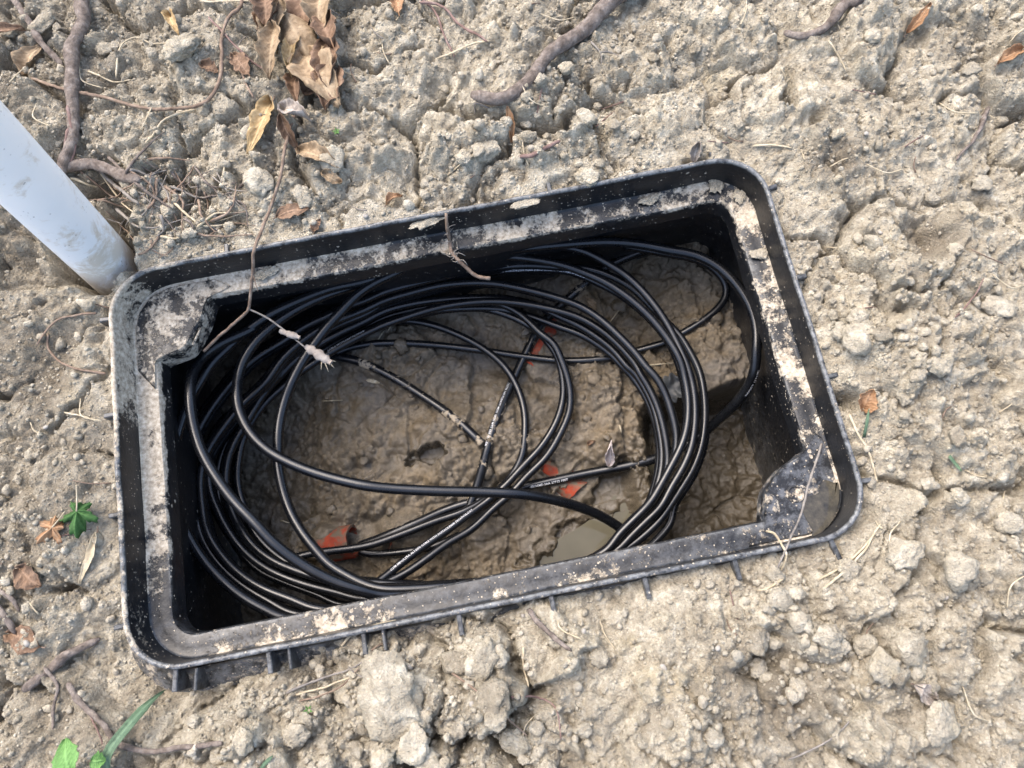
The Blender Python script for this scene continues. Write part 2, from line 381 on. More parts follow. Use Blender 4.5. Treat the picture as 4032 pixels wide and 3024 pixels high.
ground_attrs(ground, X.ravel()[used], Y.ravel()[used], GT.ravel()[used], GC.ravel()[used], GS.ravel()[used])

def bil(A, X0, Y0, st, x, y):
    fx = np.clip((np.asarray(x) - X0) / st, 0, A.shape[0] - 1.001); fy = np.clip((np.asarray(y) - Y0) / st, 0, A.shape[1] - 1.001)
    i = fx.astype(int); j = fy.astype(int); u = fx - i; v = fy - j
    return (A[i, j] * (1 - u) + A[i + 1, j] * u) * (1 - v) + (A[i, j + 1] * (1 - u) + A[i + 1, j + 1] * u) * v
g0 = len(grow); GF = GH[g0:g0 + len(gx), g0:g0 + len(gy)]; GCF = GC[g0:g0 + len(gx), g0:g0 + len(gy)]
def gz(x, y): return bil(GF, gx[0], gy[0], STEP, x, y)
def gpt(px, py, lift=0.0):
    z = 0.0
    for _ in range(6):
        q = un(px, py, z + lift); z = float(gz(q[0], q[1]))
    return np.array([q[0], q[1], z + lift])

# ------------------------------------------------------------------ pit floor
WATER = [ # pixel centre, radii (full px), angle, level
    (T(7, 1250, 560), 235, 105, -62, -.2605), (T(7, 900, 920), 210, 70, -22, -.2605), (R5(565, 1305), 62, 28, -12, -.2540)]
WAT = []
for (c, ra, rb, ang, lev) in WATER:
    q = un(c[0], c[1], lev); k = .00032
    WAT.append((q[0], q[1], ra * k, rb * k, math.radians(-ang) - .19, lev))
def pit_fn(x, y):
    wx = x + .012 * fbm(x, y, .04, 211, 3); wy = y + .012 * fbm(x, y, .04, 221, 3)
    h = -.247 + .022 * fbm(x, y, .11, 231, 3) + .022 * sst(.085, .16, x) + .030 * sst(.19, .33, x) + .012 * sst(.05, .2, y) - .010 * sst(-.05, -.19, y) - .045 * sst(-.17, -.26, x) * sst(.16, .05, y)
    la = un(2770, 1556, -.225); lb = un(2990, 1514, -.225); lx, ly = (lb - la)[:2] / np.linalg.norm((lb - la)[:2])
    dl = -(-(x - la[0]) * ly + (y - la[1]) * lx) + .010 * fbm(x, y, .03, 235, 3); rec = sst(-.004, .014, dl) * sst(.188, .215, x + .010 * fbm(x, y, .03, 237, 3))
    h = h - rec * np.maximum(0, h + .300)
    bank = sst(.150, .165, x) * (1 - sst(.195, .215, x)) * sst(.03, -.01, y); h = np.maximum(h, -.30 + .045 * bank)
    f1, f2, bx, by, ox, oy = voro(wx, wy, .055, 241)
    r1 = hsh(bx, by, 5); r2 = hsh(bx, by, 6)
    h += (1 - .7 * rec) * .016 * (r1 - .5) + .01 * (r2 - .5) * ox - .012 * f1 ** 2 - .003 * (1 - sst(0, .14, f2 - f1)) * sst(.05, .2, fbm(x, y, .08, 245, 2))
    f1, f2, bx, by, ox, oy = voro(wx, wy, .021, 251)
    r1 = hsh(bx, by, 5); rough = sst(-.15, .2, fbm(x, y, .09, 255, 2)) * (1 - .8 * rec)
    h += rough * (.006 * (r1 - .5) - .005 * f1 ** 2)
    f1, f2, bx, by, ox, oy = voro(x, y, .008, 261)
    h += rough * np.where(hsh(bx, by, 4) < .5, .0035 * np.sqrt(np.clip(1 - (f1 / .5) ** 2, 0, 1)), 0)
    h += .0075 * fbm(wx, wy, .017, 277, 3, .55) + .004 * fbm(x, y, .011, 271, 4, .6) * (.35 + .65 * rough) + .005 * np.abs(fbm(x, y, .03, 275, 3))
    damp_shade = np.clip(.35 - .5 * rough, 0, 1) * (1 - .4 * rec) + .25 * sst(0, .3, fbm(x, y, .05, 281, 3)) + 1.0 * rec  # full value in the recess (rec) paints its shade as darker clay
    h += .016 * np.exp(-((x + .01) / .10) ** 2 - ((y - .005) / .055) ** 2)
    for (a, b, ra, rb, th, lev) in WAT:
        dx = x - a; dy = y - b; u = (dx * math.cos(th) + dy * math.sin(th)) / ra; v = (-dx * math.sin(th) + dy * math.cos(th)) / rb
        t = np.hypot(u, v) + .9 * fbm(x, y, min(.028, ra * .7), 291, 4, .6)
        k = (1 - sst(.85, 1.35, t)) * (1 - sst(.155, .175, x))
        h = h * (1 - k) + (lev - .004 + .25 * (h + .25)) * k
        hr = np.hypot(u, v); h = np.where((t > 1.1) & (hr < 1.75) & (x < .185), np.maximum(h, lev + .004 * sst(1.1, 1.5, t) + .002 * fbm(x, y, .012, 295, 3)), h)
        damp_shade = np.maximum(damp_shade, 1 - sst(1.0, 1.9, t))
    return h, np.clip(damp_shade, 0, 1)
PST = .0014
pxs = np.arange(-.352, .353, PST); pys = np.arange(-.212, .213, PST)
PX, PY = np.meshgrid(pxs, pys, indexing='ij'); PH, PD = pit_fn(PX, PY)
# cavity around the cut duct and shallow cuts that bare the buried duct
DUCTS = []
ca = un(*T(8, 440, 910), -.243); cb = un(*T(8, 770, 850), -.243)
cav = un(*T(8, 600, 900), -.25)
dd = ((PX - cav[0]) / .036) ** 2 + ((PY - cav[1]) / .028) ** 2
PH = np.where(dd < 3, PH - .030 * np.exp(-dd * dd), PH)
b1 = un(*R5(1355, 480), -.242); b2 = un(*T(7, 460, 120), -.244)
for (q, ra, rb, th) in ((b1, .013, .007, .9), (b2, .012, .008, -.9)):
    dx = PX - q[0]; dy = PY - q[1]; u = (dx * math.cos(th) + dy * math.sin(th)) / ra; v = (-dx * math.sin(th) + dy * math.cos(th)) / rb
    t = np.hypot(u, v) + .9 * fbm(PX, PY, .010, 301, 3); k = 1 - sst(.8, 1.3, t)
    PH = PH * (1 - k) + np.minimum(PH, q[2] - .004) * k
    PH = np.where((t > 1.2) & (t < 2.6), np.maximum(PH, q[2] + .001), PH)
q = un(*T(8, 960, 760), -.235); dd = ((PX - q[0]) / .030) ** 2 + ((PY - q[1]) / .030) ** 2; PH = np.maximum(PH, -.262 + .030 * np.exp(-dd * dd) + .006 * fbm(PX, PY, .012, 311, 3) - .2 * (dd > 4))
q = un(*T(8, 60, 840), -.235); dd = ((PX - q[0]) / .024) ** 2 + ((PY - q[1]) / .014) ** 2; PH = np.maximum(PH, -.262 + .028 * np.exp(-dd * dd) + .006 * fbm(PX, PY, .012, 312, 3) - .2 * (dd > 4))
pnx, pny = PX.shape
ii, jj = np.meshgrid(np.arange(pnx - 1), np.arange(pny - 1), indexing='ij'); a = (ii * pny + jj).ravel()
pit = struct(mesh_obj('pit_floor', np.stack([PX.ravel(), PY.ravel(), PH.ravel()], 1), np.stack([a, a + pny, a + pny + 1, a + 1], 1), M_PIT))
fattr(pit, 'damp_shade', PD.ravel())
def pz(x, y): return bil(PH, pxs[0], pys[0], PST, x, y)

# muddy water
n = NB('muddy_water'); n.col(n.ramp(n.noise(n.geo(), 14, 3), [(.35, (.085, .076, .050)), (.65, (.120, .108, .074))])); n.rough(.06); n.b.inputs['IOR'].default_value = 1.33; n.spec(.5)
n.nrm(n.bump(n.noise(n.geo(), 45, 2), .06, .002)); M_WATER = n.m
for k, (a, b, ra, rb, th, lev) in enumerate(WAT):
    if k == 1: continue
    N = 40; V = [(a, b, lev)]; F_ = []
    for i in range(N):
        t = 2 * math.pi * i / N; u = 1.28 * ra * math.cos(t); v = 1.28 * rb * math.sin(t)
        V.append((a + u * math.cos(th) - v * math.sin(th), b + u * math.sin(th) + v * math.cos(th), lev))
    if k == 0:
        # the long pool under the near wall: both lobes in one sheet
        P0 = np.array([un(*T(7, x, y), lev)[:2] for (x, y) in ((1330, 150), (1600, 60), (1640, 300), (1560, 520), (1500, 700), (1350, 1200), (300, 1300), (150, 1180), (420, 960), (750, 780), (1060, 560))])
        V = [(P0[:, 0].mean(), P0[:, 1].mean(), lev)] + [(p_[0], p_[1], lev) for p_ in P0]; N = len(P0)
    F_ = [(0, 1 + i, 1 + (i + 1) % N) for i in range(N)]
    wo = mesh_obj('puddle', V, F_, M_WATER); struct(wo)
    # face upwards
    if wo.data.polygons[0].normal.z < 0: wo.data.flip_normals()

# ------------------------------------------------------------------ tubes
def crom(pts, step, closed=False):
    Pn = np.asarray(pts, float); n_ = len(Pn)
    ext = np.vstack([2 * Pn[0] - Pn[1], Pn, 2 * Pn[-1] - Pn[-2]])
    out = []
    for i in range(n_ - 1):
        p0, p1, p2, p3 = ext[i:i + 4]; L = np.linalg.norm((p2 - p1)); k = max(2, int(L / step))
        # centripetal
        t0 = 0; t1 = t0 + max(np.linalg.norm(p1 - p0) ** .5, 1e-6); t2 = t1 + max(np.linalg.norm(p2 - p1) ** .5, 1e-6); t3 = t2 + max(np.linalg.norm(p3 - p2) ** .5, 1e-6)
        for s in np.linspace(t1, t2, k, endpoint=False):
            A1 = (t1 - s) / (t1 - t0) * p0 + (s - t0) / (t1 - t0) * p1; A2 = (t2 - s) / (t2 - t1) * p1 + (s - t1) / (t2 - t1) * p2; A3 = (t3 - s) / (t3 - t2) * p2 + (s - t2) / (t3 - t2) * p3
            B1 = (t2 - s) / (t2 - t0) * A1 + (s - t0) / (t2 - t0) * A2; B2 = (t3 - s) / (t3 - t1) * A2 + (s - t1) / (t3 - t1) * A3
            out.append((t2 - s) / (t2 - t1) * B1 + (s - t1) / (t2 - t1) * B2)
    out.append(Pn[-1]); return np.array(out)
def smooth1(a, k, it=1):
    for _ in range(it):
        p_ = np.pad(a, ((k, k),) + ((0, 0),) * (a.ndim - 1), mode='edge'); c = np.cumsum(np.insert(p_, 0, 0, axis=0), axis=0)
        a = (c[2 * k + 1:] - c[:-2 * k - 1]) / (2 * k + 1)
    return a
def frames(C):
    Tn = np.gradient(C, axis=0); Tn /= np.linalg.norm(Tn, axis=1)[:, None] + 1e-12
    up = np.array([0, 0, 1.0]); S = np.cross(Tn, up); S /= np.linalg.norm(S, axis=1)[:, None] + 1e-9
    U = np.cross(S, Tn); return Tn, S, U
def tube_geo(C, rad, seg=10, jit=0.0, seed=0, base=0):
    C = np.asarray(C); n_ = len(C); rad = np.broadcast_to(np.asarray(rad, float), (n_,))
    Tn = np.gradient(C, axis=0); Tn /= np.linalg.norm(Tn, axis=1)[:, None] + 1e-12
    ref = np.array([0, 0, 1.0]) if abs(Tn[0][2]) < .9 else np.array([1.0, 0, 0])
    S = np.zeros_like(C); s = np.cross(Tn[0], ref); s /= np.linalg.norm(s)
    for i in range(n_):
        s = s - Tn[i] * np.dot(s, Tn[i]); s /= np.linalg.norm(s) + 1e-12; S[i] = s
    U = np.cross(S, Tn)
    th = np.arange(seg) * 2 * math.pi / seg
    r = rad[:, None] * np.ones((n_, seg))
    if jit:
        g = np.random.default_rng(seed); r = r * (1 + jit * (g.random((n_, seg)) - .5)) * (1 + .5 * jit * (smooth1(g.random((n_, 1)), 2) - .5) * 2)
    V = C[:, None, :] + r[:, :, None] * (np.cos(th)[None, :, None] * S[:, None, :] + np.sin(th)[None, :, None] * U[:, None, :])
    V = V.reshape(-1, 3); F_ = []
    for i in range(n_ - 1):
        for k in range(seg):
            F_.append((base + i * seg + k, base + i * seg + (k + 1) % seg, base + (i + 1) * seg + (k + 1) % seg, base + (i + 1) * seg + k))
    V = np.vstack([V, C[0], C[-1]]); a0 = base + n_ * seg
    for k in range(seg):
        F_.append((base + (k + 1) % seg, base + k, a0)); F_.append((base + (n_ - 1) * seg + k, base + (n_ - 1) * seg + (k + 1) % seg, a0 + 1))
    return V, F_
def tube(name, C, rad, mat, seg=10, jit=0.0, parent=None, seed=0):
    V, F_ = tube_geo(C, rad, seg, jit, seed); return mesh_obj(name, V, F_, mat, True, parent)

# ------------------------------------------------------------------ the box
def ring(off, z, ns=None):
    a, b, r = BA + off, BB + off, max(BR + off, .004); pts = []
    cs = [(a - r, b - r, 0), (-(a - r), b - r, 90), (-(a - r), -(b - r), 180), (a - r, -(b - r), 270)]
    K = 10; EX, EY = 60, 34
    for q, (x0, y0, a0) in enumerate(cs):
        for k in range(K + 1):
            t = math.radians(a0 + 90 * k / K); pts.append((x0 + r * math.cos(t), y0 + r * math.sin(t)))
        x1, y1, a1 = cs[(q + 1) % 4]; t = math.radians(a1); s = pts[-1]; e = (x1 + r * math.cos(t), y1 + r * math.sin(t)); n_ = EX if q in (0, 2) else EY
        for k in range(1, n_): pts.append((s[0] + (e[0] - s[0]) * k / n_, s[1] + (e[1] - s[1]) * k / n_))
    p_ = np.array(pts); return np.column_stack([p_, np.full(len(p_), z)])
def sweep(profile, wav=0.0, seed=3):
    V = []; F_ = []; m_ = None
    for k, (o_, z) in enumerate(profile):
        r_ = ring(o_, z)
        if wav:
            s = sdbox(r_[:, 0], r_[:, 1])
            nzv = fbm(r_[:, 0] * 1.0, r_[:, 1] * 1.0, .06, seed, 3)
            nrm = r_[:, :2] / (np.abs(r_[:, :2]).max(axis=1, keepdims=True) + 1e-9)
            r_[:, 2] += wav * nzv; r_[:, 0] += wav * .6 * nzv * np.sign(r_[:, 0]) * (np.abs(r_[:, 0]) > .27); r_[:, 1] += wav * .6 * nzv * np.sign(r_[:, 1]) * (np.abs(r_[:, 1]) > .13)
        V.append(r_); m_ = len(r_)
    for k in range(len(profile) - 1):
        for i in range(m_):
            j = (i + 1) % m_; F_.append((k * m_ + i, k * m_ + j, (k + 1) * m_ + j, (k + 1) * m_ + i))
    return np.vstack(V), F_
def mudfilm(o, V, kind):
    V = np.asarray(V); x, y, z = V.T
    base = {'rim': .20, 'ledge': .70, 'wall': .14, 'rib': .30, 'gusset': .72, 'gusset2': .56}[kind]
    film = {'rim': .03, 'ledge': .10, 'wall': .02, 'rib': .45, 'gusset': .18, 'gusset2': .8}[kind]
    mud = np.full(len(V), base); fl = np.full(len(V), film)
    tl = np.exp(-((x + .32) ** 2 + (y - .14) ** 2) / .11 ** 2)
    if kind == 'ledge':
        mud = mud * (.55 + .45 * (y > .15)) + .42 * np.where(x < -.29, 1, 0) * sst(-.2, -.05, y) + .35 * tl + .12 * fbm(x, y, .09, 401, 3)
        mud = np.where(x > .29, .66 + .3 * fbm(x, y, .05, 403, 2), mud); mud = np.where(y < -.15, .60 + .5 * fbm(x, y, .07, 405, 3), mud)
        fl = np.where(y < -.15, .38, fl); mud = np.where(z < -.042, mud * .45, mud); fl = np.where(z < -.042, fl * .35, fl)
    if kind == 'rim':
        mud = mud + .35 * tl + .24 * (z > -.0025) + .25 * fbm(x, y, .08, 407, 3); fl = fl + .75 * (z > -.0025)
        mud = np.where(x < -.31, mud + .25, mud)
    if kind == 'wall':
        out = sdbox(x, y) > .001; mud = np.where(out, .65, mud); fl = np.where(out, .8, fl)
    edge = (z > -.0026).astype(float) * .62 if kind == 'rim' else (np.full(len(V), .35) if kind == 'rib' else np.where((sdbox(x, y) > .001), .35, 0.0) if kind == 'wall' else np.where((z < -.0388) & (z > -.0405), .45, 0.0) if kind == 'ledge' else np.zeros(len(V)))
    fattr(o, 'edge', edge); fattr(o, 'mud', np.clip(mud, 0, 1)); fattr(o, 'film', np.clip(fl, 0, 1))
box = empty('handhole_box', (0, 0, -.32))
tag(box, 'open black plastic utility box sunk in the soil, mud on its rim', 'utility box')
def boxpart(name, V, F_, kind, sharp=35):
    V = np.asarray(V, float); o = mesh_obj(name, V - np.array([0, 0, -.32]), F_, M_BOX, True, box, sharp); mudfilm(o, V, kind); return o
V, F_ = sweep([(-.0065, -.0372), (-.0050, -.004), (-.0048, -.0015), (-.0038, -.0003), (-.0022, 0), (-.0008, -.0006), (0, -.0025), (.0003, -.013)], .0012)
boxpart('rim', V, F_, 'rim', 50)
V, F_ = sweep([(-.0062, -.0352), (-.0072, -.0368), (-.0090, -.0376), (-.0160, -.0378), (-.0245, -.0382), (-.0268, -.0390), (-.0280, -.0412), (-.0286, -.0500), (-.0290, -.0630), (-.0275, -.0642), (-.0248, -.0635), (-.0240, -.0460), (-.0075, -.0455)], .0016, 5)
boxpart('lid_ledge', V, F_, 'ledge', 40)
V, F_ = sweep([(-.0102, -.0452), (-.0104, -.072), (-.002, -.18), (.0075, -.318), (.0325, -.318), (.029, -.15), (.0245, -.048), (.0225, -.038), (.0090, -.026), (.0030, -.020), (.0006, -.0128)], .0010, 9)
boxpart('body_wall', V, F_, 'wall', 35)
# stub ribs round the outside of the rim
def box_geo(c, ax, ay, hx, hy, z0, z1, bev=.0008):
    c = np.array(c); V = []
    for (z, i) in ((z0, 0), (z1 - bev, 0), (z1, bev)):
        for (sx, sy) in ((-1, -1), (1, -1), (1, 1), (-1, 1)):
            V.append([*(c + ax * sx * (hx - i) + ay * sy * (hy - i)), z])
    F_ = [(3, 2, 1, 0), (8, 9, 10, 11)]
    for k in (0, 4):
        for i in range(4): F_.append((k + i, k + (i + 1) % 4, k + 4 + (i + 1) % 4, k + 4 + i))
    return V, F_
RIBS = [(395, 1263), (413, 1640), (425, 2034), (456, 2472), (693, 2672), (1063, 2600), (1435, 2526), (1812, 2453), (2176, 2380), (2547, 2314), (2901, 2241), (3286, 2162), (893, 967), (1532, 845), (2158, 723), (2480, 656), (2797, 595), (3053, 735), (3174, 1087), (3296, 1476), (3435, 1889)]
for (fx, fy) in RIBS:
    q = un(fx, fy, -.006)[:2]; e = 1e-4
    g = np.array([sdbox(q[0] + e, q[1]) - sdbox(q[0] - e, q[1]), sdbox(q[0], q[1] + e) - sdbox(q[0], q[1] - e)]) / (2 * e); g /= np.linalg.norm(g)
    q = q - g * sdbox(q[0], q[1]); ln = .0185 if g[1] < -.5 else .0105
    V, F_ = box_geo(q + g * (ln / 2 - .0006), g, np.array([-g[1], g[0]]), ln / 2, .0022, -.050, -.0035)
    boxpart('rib', V, F_, 'rib', 30)
    if g[1] < -.5 and fx < 1500:
        tt = np.array([-g[1], g[0]]); V, F_ = box_geo(q + tt * .017 + g * (ln / 2 - .0006), g, tt, ln / 2, .0014, -.050, -.006); boxpart('rib', V, F_, 'rib', 30)
# the two corner shelves with their bolt holes
def prism(poly, z0, z1, bev=.0018):
    poly = np.asarray(poly); n_ = len(poly); c = poly.mean(axis=0)
    ins = poly + (c - poly) / np.linalg.norm(c - poly, axis=1)[:, None] * bev
    V = [(p_[0], p_[1], z1 - bev) for p_ in poly] + [(p_[0], p_[1], z1) for p_ in ins] + [(p_[0], p_[1], z0) for p_ in poly]
    F_ = []
    for i in range(n_):
        j = (i + 1) % n_; F_.append((i, j, n_ + j, n_ + i)); F_.append((2 * n_ + i, 2 * n_ + j, j, i))
    # finely filled top so that mud can vary over it
    F_.append(tuple(n_ + i for i in range(n_)))
    return V, F_
def fpoly(L, z): return [un(x, y, z)[:2] for (x, y) in L]
def R4(x, y): return (x * RK, 1008 + y * RK)
tlp = fpoly([R4(1500, 190), R4(1430, 225), R4(1345, 270), R4(1310, 380), R4(1220, 560), R4(1185, 600), R4(1090, 640), R4(1005, 685), R4(1000, 770), R4(1000, 860)], -.0366)
ci = [(-.327, .10), (-.327, .145), (-.322, .163), (-.310, .178), (-.29, .185), (-.24, .185)]
tlp = [tuple(p_) for p_ in crom(np.array(tlp), .003)] + ci
V, F_ = prism(tlp[::1], -.066, -.0362); o = boxpart('corner_shelf', V, F_, 'gusset', 30)
if o.data.polygons[-1].normal.z < 0: o.data.flip_normals()
brp = [(3215, 1700), (3180, 1761), (3150, 1792), (3077, 1846), (3034, 1907), (3019, 1944), (3014, 2016), (3008, 2083), (2960, 2120)]
brp = [tuple(p_) for p_ in crom(np.array(fpoly(brp, -.0366)), .004)] + [(.23, -.186), (.288, -.1862), (.310, -.179), (.3225, -.164), (.3275, -.145), (.3275, -.10)]
V, F_ = prism(brp, -.066, -.0364); o2 = boxpart('corner_shelf', V, F_, 'gusset2', 30)
if o2.data.polygons[-1].normal.z < 0: o2.data.flip_normals()
def lathe(c, prof, seg=24):
    V = []; F_ = []
    for (r, z) in prof:
        for k in range(seg):
            t = 2 * math.pi * k / seg; V.append((c[0] + r * math.cos(t), c[1] + r * math.sin(t), z))
    for i in range(len(prof) - 1):
        for k in range(seg): F_.append((i * seg + k, i * seg + (k + 1) % seg, (i + 1) * seg + (k + 1) % seg, (i + 1) * seg + k))
    return V, F_
hc = un(3131, 1944, -.036)
V, F_ = lathe(hc, [(.0085, -.0366), (.0082, -.0352), (.0066, -.0350), (.0058, -.0360), (.0056, -.0364), (.0001, -.0363)]); b_ = boxpart('bolt_hole', V, F_, 'gusset', 40); b_.parent = o2
b_.matrix_parent_inverse = Matrix.Identity(4)
hc = un(*R4(1255, 515), -.036); tx = np.array([.5, .866]); ty = np.array([-.866, .5])
for (s, hx, hy) in ((0.0038, .0095, .0011), (-.0038, .0095, .0011)):
    V, F_ = box_geo(hc[:2] + ty * s, tx, ty, hx, hy, -.0365, -.0345); b_ = boxpart('slot_edge', V, F_, 'gusset', 40); b_.parent = o
hc = un(*T(4, 1010, 290), -.037)
V, F_ = lathe((hc[0], hc[1] - .001), [(.0105, -.0385), (.0103, -.0362), (.0088, -.0360), (.0082, -.0372), (.0001, -.0374)]); boxpart('keeper_boss', V, F_, 'gusset', 40)
n = NB('thin_clear_water'); n.col(n.ramp(n.noise(n.geo(), 70, 5, .7), [(.35, (.016, .015, .012)), (.6, (.06, .052, .036)), (.75, (.12, .10, .07))])); n.rough(.05); n.spec(.5); n.nrm(n.bump(n.noise(n.geo(), 120, 3), .25, .001)); M_THINW = n.m
# water lying on the near right corner shelf
c = un(3275, 2010, -.0352); N = 30; V = [(c[0], c[1], -.0352)]
for i in range(N):
    t = 2 * math.pi * i / N; r = .027 * (1 + .25 * math.sin(2 * t + 1) + .12 * math.sin(5 * t)); V.append((c[0] + r * math.cos(t) * .8, c[1] + r * math.sin(t) * 1.15, -.0352))
V = np.array(V); s_ = sdbox(V[:, 0], V[:, 1]); 
for i in range(len(V)):
    if s_[i] > -.0085: V[i, :2] *= (1 - (s_[i] + .0085) / np.linalg.norm(V[i, :2]))
wo = mesh_obj('puddle', V, [(0, 1 + i, 1 + (i + 1) % N) for i in range(N)], M_THINW); struct(wo)

# ------------------------------------------------------------------ cables
def Wp(x, y, z):
    q = (np.array([x, y, z]) - CC) @ CM; return (FW / 2 + FPX * q[0] / -q[2], FH / 2 - FPX * q[1] / -q[2], z)
def seq(tile, L, z0, z1=None):
    z1 = z0 if z1 is None else z1; n_ = len(L); out = []
    for i, (x, y) in enumerate(L):
        z = z0 + (z1 - z0) * (i / max(1, n_ - 1))
        f = R5(x, y) if tile == 'R' else T(tile, x, y); out.append((f[0], f[1], z))
    return out
def cable_path(pts, r):
    A = np.array(pts, float); B = A.copy(); B[:, 2] *= 3000
    D = crom(B, 9.0); D[:, 2] /= 3000
    for _ in range(3):
        Q = np.array([un(*p_) for p_ in D]); fl = pz(Q[:, 0], Q[:, 1]) + r * .75
        D[:, 2] = np.maximum(D[:, 2], smooth1(np.maximum(fl, D[:, 2]), 9, 2) - .0005)
    Q = np.array([un(*p_) for p_ in D]); Q = smooth1(Q, 2, 2)
    # even spacing
    s = np.concatenate([[0], np.cumsum(np.linalg.norm(np.diff(Q, axis=0), axis=1))]); k = int(s[-1] / .0035) + 2; t = np.linspace(0, s[-1], k)
    return np.column_stack([np.interp(t, s, Q[:, i]) for i in range(3)])
PATHS = {}
def cable(name, pts, r, parent=None, mud=.12, key=None):
    C = cable_path(pts, r); V, F_ = tube_geo(C, r, 12); o = mesh_obj(name, V, F_, M_CABLE, True, parent)
    z = V[:, 2]; fl = pz(V[:, 0], V[:, 1]); near = 1 - sst(.004, .014, z - fl)
    fattr(o, 'mud', np.clip(mud + .35 * near * (1 if mud > .1 else .6), 0, 1))
    if key: PATHS[key] = (C, r, o)
    return o
RT, RN = .0058, .0048
# heavier cables, each one a thing
cA = cable('black_cable', seq(1, [(1650, 575), (1300, 720), (930, 950), (640, 1085), (425, 1250), (315, 1440)], -.145, -.082) + seq(2, [(298, 200), (328, 450), (420, 760), (570, 1030), (760, 1290), (1000, 1540)], -.075, -.080)
           + seq(3, [(1190, 640), (1500, 880), (1850, 1070), (2200, 1190)], -.083, -.105) + seq(8, [(760, 1512)], -.115) + [Wp(.0, -.178, -.125), Wp(.06, -.181, -.14)], RT, mud=.14, key='A')
tag(cA, 'thick black cable arching over the coil and diving under the near ledge', 'cable')
cB = cable('black_cable', [Wp(-.02, -.178, -.15)] + seq(3, [(1400, 1490), (1100, 1375), (850, 1230), (650, 1065), (450, 850), (290, 600), (170, 330), (115, 100)], -.145, -.13)
           + seq(2, [(92, 990), (120, 750), (170, 560), (240, 340), (330, 150)], -.13, -.125) + seq(1, [(400, 1520), (520, 1320), (700, 1140), (900, 960), (1150, 780), (1500, 610), (1850, 480), (2212, 400)], -.122, -.118)
           + seq(4, [(450, 545), (850, 462), (1250, 395), (1700, 335), (2212, 285)], -.118) + seq(5, [(300, 262), (600, 255), (900, 285), (1200, 345), (1500, 405), (1750, 535), (1950, 735), (2090, 970), (2150, 1200), (2150, 1430)], -.12, -.128)
           + seq(6, [(1850, 180), (1750, 390), (1600, 570), (1450, 710), (1300, 850)], -.14, -.225) + seq(6, [(1100, 985), (800, 1115), (500, 1195), (0, 1290)], -.235, -.24) + seq(7, [(500, 255), (230, 310), (50, 360)], -.24)
           + seq(8, [(1900, 450), (1640, 505), (1380, 595), (1150, 700), (900, 805), (700, 890), (520, 955), (470, 985)], -.242, -.25), RT, mud=.16, key='B')
tag(cB, 'thick printed black cable hugging the far wall, then crossing the mud to the duct', 'cable')
cC = cable('black_cable', seq(4, [(620, 490), (400, 610), (200, 705), (0, 845)], -.11, -.125) + seq(1, [(1950, 730), (1800, 890), (1650, 1090), (1510, 1300), (1400, 1520)], -.128, -.135)
           + seq(2, [(1320, 250), (1270, 480), (1255, 720), (1265, 950), (1315, 1200), (1400, 1440)], -.14, -.145) + seq(3, [(1520, 544), (1640, 700), (1810, 890), (2000, 1010), (2200, 1110)], -.14, -.132)
           + seq(8, [(750, 1440)], -.13) + [Wp(.02, -.176, -.14)], RT, mud=.10, key='C')
tag(cC, 'shiny black cable dropping from under the far ledge across the left of the mud', 'cable')
cD = cable('black_cable', seq(4, [(480, 590)], -.13) + seq(1, [(2212, 430), (1900, 515), (1500, 690), (1200, 890), (1000, 1080), (860, 1310), (815, 1500)], -.13, -.115)
           + seq(2, [(808, 120), (818, 260), (870, 420), (980, 600), (1150, 760), (1400, 900), (1750, 1030), (2212, 1140)], -.112) + seq(8, [(800, 340), (1300, 368), (1800, 380), (2212, 400)], -.115, -.13)
           + seq(7, [(300, 425), (600, 490), (850, 570), (1050, 660), (1250, 790), (1400, 900)], -.14, -.24), RT, mud=.10, key='D')
tag(cD, 'thick black cable sweeping in an S over the others into the puddle', 'cable')
cM = cable('black_cable', seq(5, [(1050, 320), (800, 400), (500, 540), (330, 670), (130, 850)], -.19, -.235) + seq('R', [(1300, 440), (1220, 580), (1130, 770), (1070, 900), (1010, 1050), (960, 1200), (920, 1350), (880, 1490), (840, 1600), (818, 1660)], -.236, -.250), RT, mud=.42, key='M')
tag(cM, 'straight muddy black cable with white print crossing the pit between orange ducts', 'cable')
cX = cable('black_cable', seq(1, [(1600, 1170), (1870, 1222), (2050, 1258)], -.23, -.236) + seq('R', [(150, 697), (330, 785), (500, 890), (650, 990), (780, 1090), (885, 1190), (928, 1228)], -.238, -.246), RT, mud=.48, key='X')
tag(cX, 'short mud-smeared black cable slanting into the clay beside the small puddle', 'cable')
